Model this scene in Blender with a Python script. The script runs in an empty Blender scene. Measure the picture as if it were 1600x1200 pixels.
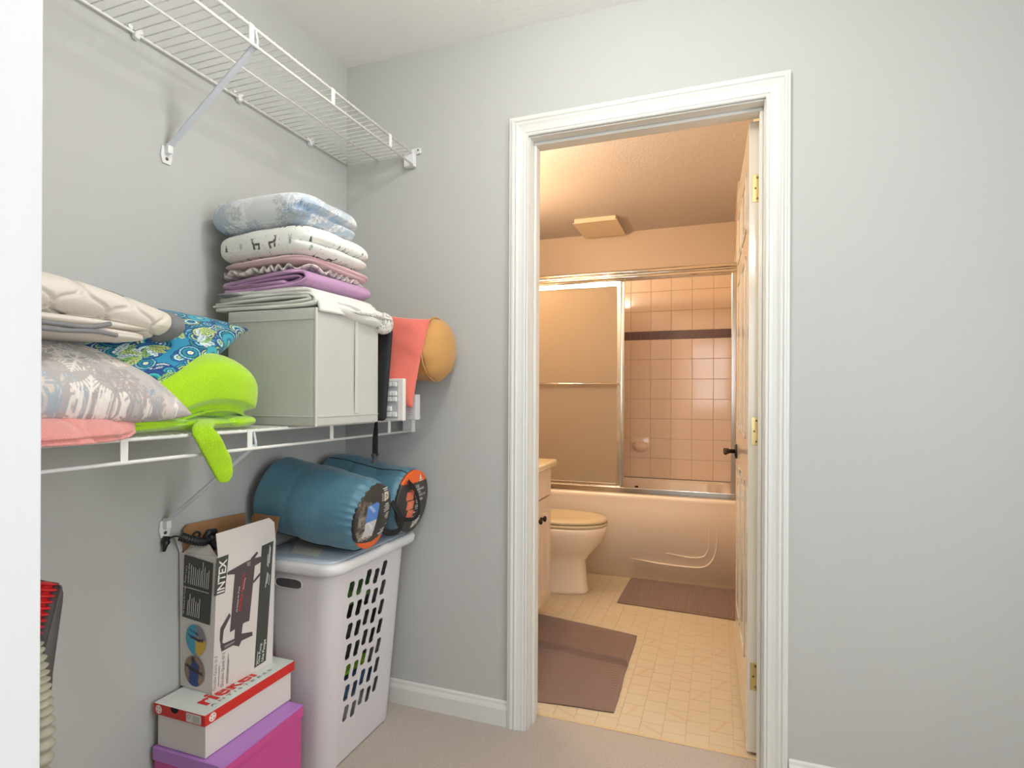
import bpy, bmesh, math, random
import numpy as np
from mathutils import Vector, Matrix
PI = math.pi
R = random.Random(7)
sc = bpy.context.scene
COL = sc.collection

# ------------------------------------------------------------------ camera
CX, CY, CZ = 1.363, -1.839, 1.144
TH = math.radians(20.17); FPX = 885.0; ROLL = math.radians(.26); PYC = 618.0
cam_d = bpy.data.cameras.new('camera'); cam = bpy.data.objects.new('camera', cam_d); COL.objects.link(cam)
cam_d.sensor_width = 36; cam_d.lens = 36 * FPX / 1600; cam_d.clip_start = .02
cam_d.shift_y = (PYC - 600) / 1600
cam.matrix_world = Matrix.Translation((CX, CY, CZ)) @ Matrix.Rotation(TH, 4, 'Z') @ Matrix.Rotation(PI / 2, 4, 'X') @ Matrix.Rotation(ROLL, 4, 'Z')
sc.camera = cam
# ------------------------------------------------------------------ world, lights, exposure
w = bpy.data.worlds.new('world'); sc.world = w; w.use_nodes = True
w.node_tree.nodes['Background'].inputs[0].default_value = (.75, .85, 1, 1)
w.node_tree.nodes['Background'].inputs[1].default_value = 1.0
def area(name, loc, look, sx, sy, power, col, spread=180):
    d = bpy.data.lights.new(name, 'AREA'); d.shape = 'RECTANGLE'; d.size = sx; d.size_y = sy; d.energy = power; d.color = col
    d.spread = math.radians(spread)
    o = bpy.data.objects.new(name, d); COL.objects.link(o); o.location = loc
    o.rotation_euler = (Vector(look) - Vector(loc)).to_track_quat('-Z', 'Y').to_euler(); return o
area('window_daylight', (1.75, -3.93, 1.55), (1.6, 0, 1.2), 1.7, 1.2, 12, (.93, .97, 1))
def point(name, loc, power, col, r):
    d = bpy.data.lights.new(name, 'POINT'); d.energy = power; d.color = col; d.shadow_soft_size = r
    o = bpy.data.objects.new(name, d); COL.objects.link(o); o.location = loc; return o
point('closet_ceiling_light', (1.10, -.84, 2.24), 9.6, (1, .97, .92), .07)
area('side_fill_light', (2.76, -1.35, 1.35), (0, -1.35, 1.2), 1.1, 1.3, 12, (.95, .97, 1))  # added fill from the right to lift the left wall and shelves
point('bathroom_fill_light', (.34, .48, 2.14), 15, (1, .79, .58), .08)  # added fill, out of view, to even out the bathroom
point('room_ceiling_light', (1.7, -2.7, 2.24), 10, (1, .96, .9), .08)
VAN = (1, .60, .30)
sc.view_settings.view_transform = 'Standard'; sc.view_settings.look = 'None'
sc.view_settings.gamma = 1; sc.view_settings.use_curve_mapping = False
sc.view_settings.exposure = 0.74

# ------------------------------------------------------------------ pixel of the photograph -> point on a world plane
FW = (-math.sin(TH), math.cos(TH)); RT = (math.cos(TH), math.sin(TH))
def at(px, py, ax, val):
    du = px - 800; dv = PYC - py
    u = (du * math.cos(ROLL) - dv * math.sin(ROLL)) / FPX; v = (du * math.sin(ROLL) + dv * math.cos(ROLL)) / FPX
    d = (FW[0] + u * RT[0], FW[1] + u * RT[1], v); c = (CX, CY, CZ)
    s = (val - c[ax]) / d[ax]
    return Vector((c[0] + s * d[0], c[1] + s * d[1], c[2] + s * d[2]))

# ------------------------------------------------------------------ materials
def lin(c):
    f = lambda v: v / 12.92 if v <= .04045 else ((v + .055) / 1.055) ** 2.4
    return tuple(f(v / 255) for v in c)
MATS = {}
def mat(name, rgb=None, rough=.6, metal=0, noise=None, bump=None, coat=0, vcol=False, var=0, trans=0, sheen=0, emit=0, spec=.5, sub=0):
    if name in MATS: return MATS[name]
    m = bpy.data.materials.new(name); m.use_nodes = True; nt = m.node_tree; b = nt.nodes['Principled BSDF']
    L = nt.links.new
    b.inputs['Roughness'].default_value = rough; b.inputs['Metallic'].default_value = metal
    b.inputs['Specular IOR Level'].default_value = spec
    if coat: b.inputs['Coat Weight'].default_value = coat; b.inputs['Coat Roughness'].default_value = .08
    if sheen: b.inputs['Sheen Weight'].default_value = sheen; b.inputs['Sheen Roughness'].default_value = .4
    if trans: b.inputs['Transmission Weight'].default_value = trans
    tc = nt.nodes.new('ShaderNodeTexCoord')
    src = None
    if vcol:
        a = nt.nodes.new('ShaderNodeAttribute'); a.attribute_name = 'Col'; src = a.outputs['Color']
    if rgb is not None: b.inputs['Base Color'].default_value = (*lin(rgb), 1)
    if emit:
        b.inputs['Emission Color'].default_value = (*lin(rgb), 1); b.inputs['Emission Strength'].default_value = emit
    if var:
        n = nt.nodes.new('ShaderNodeTexNoise'); n.inputs['Scale'].default_value = noise or 8; n.inputs['Detail'].default_value = 4
        L(tc.outputs['Object'], n.inputs['Vector'])
        mp = nt.nodes.new('ShaderNodeMapRange'); mp.inputs['To Min'].default_value = 1 - var; mp.inputs['To Max'].default_value = 1 + var
        L(n.outputs['Fac'], mp.inputs['Value'])
        mx = nt.nodes.new('ShaderNodeMix'); mx.data_type = 'RGBA'; mx.blend_type = 'MULTIPLY'; mx.inputs['Factor'].default_value = 1
        if src is not None: L(src, mx.inputs['A'])
        else: mx.inputs['A'].default_value = (*lin(rgb), 1)
        L(mp.outputs['Result'], mx.inputs['B']); src = mx.outputs['Result']
    if src is not None: L(src, b.inputs['Base Color'])
    if bump:
        kind, scale, dist = bump
        if kind == 'noise':
            t = nt.nodes.new('ShaderNodeTexNoise'); t.inputs['Scale'].default_value = scale; t.inputs['Detail'].default_value = 3; out = t.outputs['Fac']
        elif kind == 'wavex' or kind == 'wavez':
            t = nt.nodes.new('ShaderNodeTexWave'); t.bands_direction = 'X' if kind == 'wavex' else 'Z'
            t.inputs['Scale'].default_value = scale; t.inputs['Distortion'].default_value = 2.5; t.inputs['Detail'].default_value = 2; out = t.outputs['Fac']
        elif kind == 'brush':
            mpn = nt.nodes.new('ShaderNodeMapping'); mpn.inputs['Scale'].default_value = (1, 1, .04); L(tc.outputs['Object'], mpn.inputs['Vector'])
            t = nt.nodes.new('ShaderNodeTexNoise'); t.inputs['Scale'].default_value = scale; out = t.outputs['Fac']; L(mpn.outputs['Vector'], t.inputs['Vector'])
        else:
            t = nt.nodes.new('ShaderNodeTexVoronoi'); t.inputs['Scale'].default_value = scale; out = t.outputs['Distance']
        if kind != 'brush': L(tc.outputs['Object'], t.inputs['Vector'])
        bp = nt.nodes.new('ShaderNodeBump'); bp.inputs['Distance'].default_value = dist; bp.inputs['Strength'].default_value = .6
        L(out, bp.inputs['Height']); L(bp.outputs['Normal'], b.inputs['Normal'])
    MATS[name] = m; return m

WALL = mat('wall_paint', (190, 191, 187), .75, var=.015, noise=1.5, bump=('noise', 260, .0006), spec=.25)
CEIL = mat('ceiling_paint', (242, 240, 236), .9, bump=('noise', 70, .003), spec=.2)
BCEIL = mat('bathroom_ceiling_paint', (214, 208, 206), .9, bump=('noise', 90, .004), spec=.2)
BWALL = mat('bathroom_wall_paint', (224, 206, 186), .6)
TRIM = mat('trim_gloss', (222, 222, 216), .36, bump=('brush', 40, .0002), coat=.1)
JAMB = mat('brushed_white_jamb', (214, 214, 214), .55, bump=('brush', 70, .0010))
CARPET = mat('carpet', (190, 178, 166), .97, var=.42, noise=230, bump=('noise', 300, .006), sheen=.3, spec=.1)
GROUT = mat('grout', (206, 186, 166), .8)
TILE = mat('glazed_tile', (252, 226, 200), .12, coat=.5)
BROWN = mat('accent_tile', (120, 92, 84), .35)
VINYL = mat('vinyl_tile', (212, 197, 168), .38, var=.03, noise=18)
VSEAM = mat('vinyl_seam', (196, 178, 146), .6)
CHROME = mat('chrome', (225, 222, 216), .16, 1)
BRASS = mat('brass', (214, 196, 140), .25, 1)
BRONZE = mat('dark_bronze', (66, 54, 48), .35, .8)
DOORW = mat('door_white_gloss', (226, 220, 206), .16, coat=.3)
CERAM = mat('ceramic', (244, 226, 206), .12, coat=.5)
SEATM = mat('toilet_seat_plastic', (210, 192, 156), .25)
TUBM = mat('tub_enamel', (250, 232, 210), .18, coat=.4)
CABM = mat('cabinet_lacquer', (232, 212, 190), .35)
WIRE = mat('white_vinyl_wire', (238, 238, 234), .35)
BRKT = mat('bracket_paint', (214, 220, 226), .4)
PLAST = mat('white_plastic', (232, 232, 232), .3)
HAMP = mat('hamper_plastic', (220, 216, 218), .38, trans=0)
LIDM = mat('lid_plastic', (206, 216, 228), .4)
BLACK = mat('black_plastic', (30, 30, 32), .4)
DGREY = mat('dark_print', (72, 74, 70), .55)
CARD = mat('cardboard', (168, 124, 84), .85, var=.08, noise=40)
WCARD = mat('white_card', (226, 220, 214), .45)
RED = mat('red_print', (214, 44, 36), .4)
GREYP = mat('grey_print', (120, 118, 112), .6)
WPRINT = mat('white_print', (238, 236, 230), .5)
SCREW = mat('screw_metal', (120, 112, 96), .4, .8)

# ------------------------------------------------------------------ object helpers
def link(o): COL.objects.link(o); return o
def setp(o, label=None, cat=None, group=None, kind=None):
    if label: o['label'] = label
    if cat: o['category'] = cat
    if group: o['group'] = group
    if kind: o['kind'] = kind
    return o
def thing(name, label, cat, loc=(0, 0, 0), group=None):
    o = bpy.data.objects.new(name, None); link(o); o.location = loc; o.empty_display_size = .05
    return setp(o, label, cat, group)
def wloc(p):
    v = Vector((0, 0, 0))
    while p is not None: v += p.location; p = p.parent
    return v
def put(name, me, m, parent=None, smooth=False, label=None, kind=None, origin=None):
    """me is in world coordinates"""
    base = wloc(parent) if parent is not None else Vector((0, 0, 0))
    org = Vector(origin) if origin is not None else base
    me.transform(Matrix.Translation(-org))
    if m is not None and not me.materials: me.materials.append(m)
    o = bpy.data.objects.new(name, me); link(o)
    if parent is not None: o.parent = parent
    o.location = org - base
    if smooth: me.polygons.foreach_set('use_smooth', [True] * len(me.polygons))
    if label: o['label'] = label
    if kind: o['kind'] = kind
    return o
def bput(name, bm, m, parent=None, smooth=False, **k):
    me = bpy.data.meshes.new(name); bm.normal_update(); bm.to_mesh(me); bm.free()
    return put(name, me, m, parent, smooth, **k)
def NB(): return bmesh.new()
def box(bm, a, b, bev=0, rot=None, seg=2):
    a = Vector(a); b = Vector(b); lo = Vector(map(min, a, b)); hi = Vector(map(max, a, b))
    r = bmesh.ops.create_cube(bm, size=1); vs = r['verts']
    bmesh.ops.scale(bm, vec=hi - lo, verts=vs)
    if bev: 
        es = list({e for v in vs for e in v.link_edges})
        g = bmesh.ops.bevel(bm, geom=es, offset=bev, segments=seg, affect='EDGES', profile=.5); vs = list({v for f in g['faces'] for v in f.verts} | {v for v in vs if v.is_valid})
    M = Matrix.Translation((lo + hi) / 2)
    if rot is not None: M = M @ rot
    bmesh.ops.transform(bm, matrix=M, verts=vs)
    return vs
def tube(bm, pts, r, seg=8, cap=True, closed=False, flat=None):
    """tube along pts; r number or list; flat=(wide,thin,updir) makes a strap"""
    pts = [Vector(p) for p in pts]; n = len(pts); rings = []
    up = Vector((0, 0, 1)) if flat is None else Vector(flat[2])
    prev = None
    for i, p in enumerate(pts):
        t = (pts[(i + 1) % n] - pts[i - 1]) if closed else (pts[min(i + 1, n - 1)] - pts[max(i - 1, 0)])
        t.normalize()
        if prev is None:
            s = t.cross(up)
            if s.length < .05: s = t.cross(Vector((1, 0, 0)) if abs(t.x) < .8 else Vector((0, 1, 0)))
        else: s = prev - t * prev.dot(t)
        s.normalize(); prev = s; q = s.cross(t)
        rr = r[i] if isinstance(r, (list, tuple)) else r
        ring = []
        for k in range(seg):
            a = 2 * PI * k / seg
            if flat:
                ca, sa = math.cos(a), math.sin(a)
                ca = math.copysign(abs(ca) ** .4, ca); sa = math.copysign(abs(sa) ** .4, sa)
                d = s * ca * flat[0] * rr + q * sa * flat[1] * rr
            else: d = (s * math.cos(a) + q * math.sin(a)) * rr
            ring.append(bm.verts.new(p + d))
        rings.append(ring)
    for i in range(n if closed else n - 1):
        A, B = rings[i], rings[(i + 1) % n]
        for k in range(seg): bm.faces.new((A[k], A[(k + 1) % seg], B[(k + 1) % seg], B[k]))
    if cap and not closed:
        bm.faces.new(rings[0][::-1]); bm.faces.new(rings[-1])
def smooth_pts(pts, n=8):
    pts = [Vector(p) for p in pts]; out = []
    for i in range(len(pts) - 1):
        p0 = pts[max(i - 1, 0)]; p1 = pts[i]; p2 = pts[i + 1]; p3 = pts[min(i + 2, len(pts) - 1)]
        for k in range(n):
            t = k / n
            out.append(.5 * ((2 * p1) + (p2 - p0) * t + (2 * p0 - 5 * p1 + 4 * p2 - p3) * t * t + (3 * p1 - p0 - 3 * p2 + p3) * t ** 3))
    out.append(pts[-1]); return out
def lathe(bm, prof, c, axis='Z', seg=24, sx=1, sy=1):
    """prof: list of (radius, height)"""
    c = Vector(c); rings = []
    for r, h in prof:
        ring = []
        for k in range(seg):
            a = 2 * PI * k / seg; x, y = math.cos(a) * r * sx, math.sin(a) * r * sy
            v = {'Z': (x, y, h), 'X': (h, x, y), 'Y': (x, h, y)}[axis]
            ring.append(bm.verts.new(c + Vector(v)))
        rings.append(ring)
    for A, B in zip(rings, rings[1:]):
        for k in range(seg): bm.faces.new((A[k], A[(k + 1) % seg], B[(k + 1) % seg], B[k]))
    bm.faces.new(rings[0][::-1]); bm.faces.new(rings[-1])
    bmesh.ops.recalc_face_normals(bm, faces=bm.faces)
def prism(bm, pts, d):
    """closed planar outline pts extruded by vector d"""
    d = Vector(d); A = [bm.verts.new(Vector(p)) for p in pts]; B = [bm.verts.new(Vector(p) + d) for p in pts]; n = len(pts)
    bm.faces.new(A[::-1]); bm.faces.new(B)
    for k in range(n): bm.faces.new((A[k], A[(k + 1) % n], B[(k + 1) % n], B[k]))
    bmesh.ops.recalc_face_normals(bm, faces=bm.faces)
def grid(name, P, closed_u=False, cols=None, capv=False):
    """P numpy (nu,nv,3)"""
    nu, nv = P.shape[:2]; V = P.reshape(-1, 3)
    iu = np.arange(nu if closed_u else nu - 1); iv = np.arange(nv - 1)
    I, J = np.meshgrid(iu, iv, indexing='ij'); I2 = (I + 1) % nu
    F = np.stack([I * nv + J, I2 * nv + J, I2 * nv + J + 1, I * nv + J + 1], -1).reshape(-1, 4)
    faces = F.tolist()
    if capv:
        faces.append([i * nv for i in range(nu)][::-1]); faces.append([i * nv + nv - 1 for i in range(nu)])
    me = bpy.data.meshes.new(name); me.from_pydata(V.tolist(), [], faces)
    if cols is not None:
        a = me.color_attributes.new('Col', 'FLOAT_COLOR', 'POINT')
        c = np.ones((len(V), 4), np.float32); c[:, :3] = cols.reshape(-1, 3); a.data.foreach_set('color', c.ravel())
    me.update(); return me
def fixn(me):
    b = bmesh.new(); b.from_mesh(me); bmesh.ops.recalc_face_normals(b, faces=b.faces); b.to_mesh(me); b.free(); return me
def fnoise(P, scale, seed, octaves=3):
    r = np.random.RandomState(seed); out = np.zeros(P.shape[:-1])
    amp = 1
    for o in range(octaves):
        for k in range(5):
            d = r.normal(size=3); d /= np.linalg.norm(d); out += amp * np.sin((P @ d) * scale * (2 ** o) * (.7 + .6 * r.rand()) + r.rand() * 6.3) / 2.5
        amp *= .5
    return out / 1.75
def text(name, s, m, parent, org, xd, yd, width, height, depth=.0004, fn=None, bold=0):
    """lettering: s drawn from org along xd (width) with tops along yd (height)"""
    cu = bpy.data.curves.new(name, 'FONT'); cu.body = s; cu.size = 1; cu.resolution_u = 2; cu.offset = bold
    to = bpy.data.objects.new(name, cu); link(to)
    bpy.context.view_layer.update()
    me = bpy.data.meshes.new_from_object(to.evaluated_get(bpy.context.evaluated_depsgraph_get()))
    bpy.data.objects.remove(to)
    if not me.vertices: return None
    co = np.empty(len(me.vertices) * 3); me.vertices.foreach_get('co', co); co = co.reshape(-1, 3)
    mn = co.min(0); mx = co.max(0); sp = np.maximum(mx - mn, 1e-6)
    xd = Vector(xd).normalized(); yd = Vector(yd).normalized(); nd = xd.cross(yd)
    for v, c in zip(me.vertices, co):
        u = (c[0] - mn[0]) / sp[0]; q = (c[1] - mn[1]) / sp[1]
        v.co = fn(u, q) if fn else Vector(org) + xd * (u * width) + yd * (q * height) + nd * depth
    return put(name, me, m, parent)

# ------------------------------------------------------------------ print painter (colours of printed cloth, sampled onto vertices)
class Canvas:
    def __init__(s, n, size, base):
        s.n = n; s.size = size; s.a = np.zeros((n, n, 3)); s.a[:] = lin(base); s.k = n / size
    def _put(s, x0, x1, y0, y1, f, c, al=1):
        X = np.arange(int(math.floor(x0)), int(math.ceil(x1)) + 1); Y = np.arange(int(math.floor(y0)), int(math.ceil(y1)) + 1)
        gx, gy = np.meshgrid(X, Y, indexing='ij'); m = f(gx, gy)
        ix = (gx % s.n)[m]; iy = (gy % s.n)[m]; s.a[ix, iy] = s.a[ix, iy] * (1 - al) + np.array(lin(c)) * al
    def disc(s, x, y, r, c, al=1, sy=1):
        x, y, r = x * s.k, y * s.k, r * s.k
        s._put(x - r, x + r, y - r * sy, y + r * sy, lambda a, b: (a - x) ** 2 + ((b - y) / sy) ** 2 <= r * r, c, al)
    def line(s, x0, y0, x1, y1, w_, c, al=1):
        x0, y0, x1, y1, h = x0 * s.k, y0 * s.k, x1 * s.k, y1 * s.k, max(w_ * s.k / 2, .6)
        dx, dy = x1 - x0, y1 - y0; L2 = dx * dx + dy * dy + 1e-9
        def f(a, b):
            t = np.clip(((a - x0) * dx + (b - y0) * dy) / L2, 0, 1); return (a - x0 - t * dx) ** 2 + (b - y0 - t * dy) ** 2 <= h * h
        s._put(min(x0, x1) - h, max(x0, x1) + h, min(y0, y1) - h, max(y0, y1) + h, f, c, al)
    def poly(s, pts, c, al=1):
        p = [(a * s.k, b * s.k) for a, b in pts]; xs = [q[0] for q in p]; ys = [q[1] for q in p]
        def f(a, b):
            ins = np.zeros(a.shape, bool)
            for (x1, y1), (x2, y2) in zip(p, p[1:] + p[:1]):
                if y1 == y2: continue
                cnd = ((y1 > b) != (y2 > b)) & (a < (x2 - x1) * (b - y1) / (y2 - y1) + x1); ins ^= cnd
            return ins
        s._put(min(xs), max(xs), min(ys), max(ys), f, c, al)
    def leaf(s, x, y, ang, L, W, c, vein=None):
        ca, sa = math.cos(ang), math.sin(ang); up = []; dn = []
        for i in range(9):
            t = i / 8; h = W * math.sin(PI * t) ** .8 / 2
            up.append((x + ca * L * t - sa * h, y + sa * L * t + ca * h)); dn.append((x + ca * L * t + sa * h, y + sa * L * t - ca * h))
        s.poly(up + dn[::-1], c)
        if vein:
            s.line(x, y, x + ca * L, y + sa * L, .0012, vein)
            for i in range(1, 6):
                t = i / 7
                for sg in (-1, 1):
                    s.line(x + ca * L * t, y + sa * L * t, x + ca * L * (t + .16) - sg * sa * W * .42, y + sa * L * (t + .16) + sg * ca * W * .42, .001, vein)
    def sample(s, U, V):
        ix = np.floor(np.mod(U, s.size) * s.k).astype(int) % s.n; iy = np.floor(np.mod(V, s.size) * s.k).astype(int) % s.n
        return s.a[ix, iy]
def flake(c, x, y, r, col, w_, al=.9):
    a0 = R.random() * 1.05
    for k in range(6):
        a = a0 + k * PI / 3; c.line(x, y, x + math.cos(a) * r, y + math.sin(a) * r, w_, col, al)
        for t in (.38, .58, .78):
            for sg in (-1, 1):
                b = a + sg * .8; q = r * (1 - t) * .75
                bx, by = x + math.cos(a) * r * t, y + math.sin(a) * r * t
                c.line(bx, by, bx + math.cos(b) * q, by + math.sin(b) * q, w_ * .8, col, al)
def snow_canvas(size, base, blues, greys, nb, ng, rb, rg, wd=.0035, blob=0):
    c = Canvas(420, size, base)
    for i in range(blob): c.disc(R.random() * size, R.random() * size, rb * (.5 + R.random()), R.choice(blues), .35)
    for i in range(nb): flake(c, R.random() * size, R.random() * size, rb * (.5 + R.random() * .6), R.choice(blues), wd, .8)
    for i in range(ng): flake(c, R.random() * size, R.random() * size, rg * (.4 + R.random() * .7), R.choice(greys), wd, .85)
    return c

# ------------------------------------------------------------------ soft goods
def normals(P):
    du = np.gradient(P, axis=0); dv = np.gradient(P, axis=1); n = np.cross(du, dv); return n / (np.linalg.norm(n, axis=-1, keepdims=True) + 1e-9)
def pad(cx, cy, z0, z1, sx, sy, e=5, ev=2.6, creases=(), rot=0, amp=.004, nscale=18, seed=1, nu=160, nv=48, tx=0, ty=0, canvas=None, base=None, shape=None, flatb=True):
    """puffy folded cloth: superellipse plan, rounded sides; creases=(level,depth,width,dirx,diry)"""
    th = np.linspace(0, 2 * PI, nu, endpoint=False); ph = np.linspace(-PI / 2, PI / 2, nv)
    T, F = np.meshgrid(th, ph, indexing='ij')
    c, s = np.cos(T), np.sin(T)
    k = (np.abs(c) ** e + np.abs(s) ** e) ** (-1 / e)
    rz = np.sign(np.sin(F)) * np.abs(np.sin(F)) ** (2 / ev); rr = np.abs(np.cos(F)) ** (2 / ev)
    off = np.zeros_like(T)
    for lv, dep, wd, dx, dy in creases:
        msk = np.clip((c * dx + s * dy - .35) / .4, 0, 1) if (dx or dy) else 1; msk = msk * msk * (3 - 2 * msk)
        off += dep * np.exp(-((rz - lv) / wd) ** 2) * msk
    x = sx / 2 * k * c * rr; y = sy / 2 * k * s * rr
    rad = np.sqrt(x * x + y * y) + 1e-6; x = x * (1 - off / rad * (rad > .05)); y = y * (1 - off / rad * (rad > .05))
    z = (z0 + z1) / 2 + rz * (z1 - z0) / 2
    P = np.stack([x, y, z], -1)
    if shape: P = shape(P)
    N = normals(P); n = fnoise(P, nscale, seed)
    dz = np.where((P[..., 2] < z0 + .12 * (z1 - z0)) & flatb, .25, 1)
    P = P - N * (n * amp * dz)[..., None] * -1
    cr, sr = math.cos(rot), math.sin(rot)
    X = P[..., 0] * cr - P[..., 1] * sr; Y = P[..., 0] * sr + P[..., 1] * cr
    Z = P[..., 2] + X * tx + Y * ty
    W = np.stack([X + cx, Y + cy, Z], -1)
    cols = None
    if canvas is not None:
        md = nv // 2; seg = np.linalg.norm(np.diff(W[:, md], axis=0), axis=-1); Us = np.concatenate([[0], np.cumsum(seg)])
        dv = np.linalg.norm(np.diff(W, axis=1), axis=-1); Vs = np.concatenate([np.zeros((nu, 1)), np.cumsum(dv, 1)], 1); Vs -= Vs[:, md:md + 1]
        zm = getattr(canvas, 'zoom', 1); cols = canvas.sample((Us[:, None] + Vs * 0) / zm, (Vs + .03) / zm)
    return grid('pad', W, True, cols, True)
def strip(path, thick, y0, y1, ny=14, amp=.002, seed=3, jitter=.003, sk=0, drop=None):
    """cloth sheet: path of (x,z) centre line, given thickness, run from y0 to y1"""
    pts = smooth_pts([(p[0], 0, p[1]) for p in path], 5); n = len(pts)
    L = []; Rr = []
    for i, p in enumerate(pts):
        t = (pts[min(i + 1, n - 1)] - pts[max(i - 1, 0)]).normalized(); q = Vector((-t.z, 0, t.x)) * thick / 2
        L.append(p + q); Rr.append(p - q)
    ring = L + [pts[-1] + (pts[-1] - pts[-2]).normalized() * thick * .4] + Rr[::-1] + [pts[0] + (pts[0] - pts[1]).normalized() * thick * .4]
    A = np.array([[v.x, v.z] for v in ring]); m = len(A)
    rs = np.random.RandomState(seed); ys = np.linspace(0, 1, ny)
    P = np.zeros((m, ny, 3))
    for j, t in enumerate(ys):
        P[:, j, 0] = A[:, 0]; P[:, j, 2] = A[:, 1]; P[:, j, 1] = y0 + (y1 - y0) * t
    P[..., 1] += (fnoise(P[..., :] * np.array([1, 0, 1]), 25, seed) * jitter)
    nn = fnoise(P, 14, seed + 1); P[..., 2] += nn * amp; P[..., 0] += fnoise(P, 11, seed + 2) * amp
    if drop: P = drop(P)
    return fixn(grid('sheet', P, True, None, True))
def pillow(c, ex, ey, nrm, thick, nu=220, canvas=None, pinch=.07, sag=None, seed=5, amp=.004, side=1, us=1., uo=(0, 0)):
    """pillow: half edge vectors ex, ey about centre c; returns mesh"""
    c, ex, ey, nrm = map(Vector, (c, ex, ey, nrm)); nrm.normalize()
    u = np.linspace(-1, 1, nu); U, V = np.meshgrid(u, u, indexing='ij')
    h = ((1 - U ** 2) * (1 - V ** 2)); h = np.clip(h, 0, 1) ** .42 * thick / 2
    pu = U * (1 - pinch * (1 - V ** 2) * np.abs(U) ** 2); pv = V * (1 - pinch * (1 - U ** 2) * np.abs(V) ** 2)
    E = lambda q: np.array(q)[None, None, :]
    base = E(c) + pu[..., None] * E(ex) + pv[..., None] * E(ey)
    wr = fnoise(base, 22, seed) * amp * np.clip(h / (thick / 2) * 1.5, 0, 1)
    Tp = base + (h + wr)[..., None] * E(nrm); Bt = base - (h * .8)[..., None] * E(nrm)
    cols = None
    P = np.concatenate([Tp, Bt[::-1]], 0)
    if canvas is not None:
        cu = canvas.sample(U * ex.length * us + uo[0], V * ey.length * us + uo[1]); cols = np.concatenate([cu, cu[::-1]], 0)
    if sag: P = sag(P)
    me = grid('pillow', P, True, cols)
    b = bmesh.new(); b.from_mesh(me); bmesh.ops.remove_doubles(b, verts=b.verts, dist=1e-5); bmesh.ops.recalc_face_normals(b, faces=b.faces); b.to_mesh(me); b.free()
    return me

# ================================================================== THE SETTING
CEZ = 2.41; BX0, BX1, BY0, BY1 = -.06, 1.50, .115, 2.56
def wallbox(name, parts, m, label=None):
    bm = NB()
    for a, b in parts: box(bm, a, b)
    o = bput(name, bm, m); o['kind'] = 'structure'
    if label: o['label'] = label
    return o
wallbox('wall_left', [((-.12, -4.1, 0), (0, .0, CEZ))], WALL, 'pale grey closet wall carrying the wire shelves')
wall_back = wallbox('wall_back', [((-.12, 0, 0), (.735, .115, CEZ)), ((1.495, 0, 0), (2.7, .115, CEZ)), ((.735, 0, 2.04), (1.495, .115, CEZ))], WALL, 'pale grey wall around the bathroom doorway')
wallbox('wall_right', [((2.6, -4.1, 0), (2.72, -1.95, CEZ)), ((2.6, -.75, 0), (2.72, 0, CEZ)), ((2.6, -1.95, 0), (2.72, -.75, .65)), ((2.6, -1.95, 2.05), (2.72, -.75, CEZ))], WALL)
bm = NB()
for a, b in [((2.61, -1.95, .65), (2.71, -1.9, 2.05)), ((2.61, -.8, .65), (2.71, -.75, 2.05)), ((2.61, -1.9, .65), (2.71, -.8, .70)), ((2.61, -1.9, 2.0), (2.71, -.8, 2.05)), ((2.63, -1.9, 1.33), (2.69, -.8, 1.37))]: box(bm, a, b)
o = bput('added_window', bm, TRIM); o['kind'] = 'structure'  # unseen window added in the right wall for the side fill
wallbox('wall_front', [((0, -3.82, 0), (.85, -3.7, CEZ)), ((2.6, -3.82, 0), (2.45, -3.7, CEZ)), ((.85, -3.82, 0), (2.45, -3.7, .9)), ((.85, -3.82, 2.1), (2.45, -3.7, CEZ))], WALL)
wallbox('ceiling', [((-.12, -4.1, CEZ), (2.72, .115, CEZ + .1))], CEIL, 'white ceiling of the closet')
fl = wallbox('floor', [((-.12, -4.1, -.1), (2.72, .108, 0))], CARPET, 'beige carpeted closet floor')
# window behind the camera
bm = NB()
for a, b in [((.85, -3.81, .9), (.9, -3.71, 2.1)), ((2.4, -3.81, .9), (2.45, -3.71, 2.1)), ((.9, -3.81, .9), (2.4, -3.71, .95)), ((.9, -3.81, 2.05), (2.4, -3.71, 2.1)), ((1.63, -3.8, .95), (1.67, -3.74, 2.05)), ((.9, -3.79, 1.49), (2.4, -3.75, 1.52))]: box(bm, a, b)
wn = bput('window_1', bm, TRIM); wn['kind'] = 'structure'
# jamb of the closet entrance, close on the left
bm = NB(); box(bm, (.0, -1.665, 0), (.838, -1.548, CEZ)); o = bput('wall_entry', bm, WALL); o['kind'] = 'structure'
bm = NB(); box(bm, (.838, -1.672, 0), (.857, -1.545, CEZ), .0015); o = bput('trim_1', bm, JAMB); o['kind'] = 'structure'; o['label'] = 'brushed white door jamb close on the left'
# carpet tufts near the hamper / doorway: relief rows
# baseboards
def baseboard(name, p, d, L, n):
    """p start on wall at floor, d along, n outward"""
    p, d, n = Vector(p), Vector(d), Vector(n)
    prof = [(0, 0), (.013, 0), (.013, .058), (.010, .066), (.007, .072), (.006, .080), (.002, .085), (0, .085)]
    bm = NB(); prism(bm, [p + n * a + Vector((0, 0, 1)) * h for a, h in prof], d * L)
    o = bput(name, bm, TRIM); o['kind'] = 'structure'; return o
baseboard('baseboard_back', (.002, 0, 0), (1, 0, 0), .676, (0, -1, 0))
baseboard('baseboard_right', (1.556, 0, 0), (1, 0, 0), 1.04, (0, -1, 0))
baseboard('baseboard_left', (0, -1.54, 0), (0, 1, 0), 1.52, (1, 0, 0))
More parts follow.
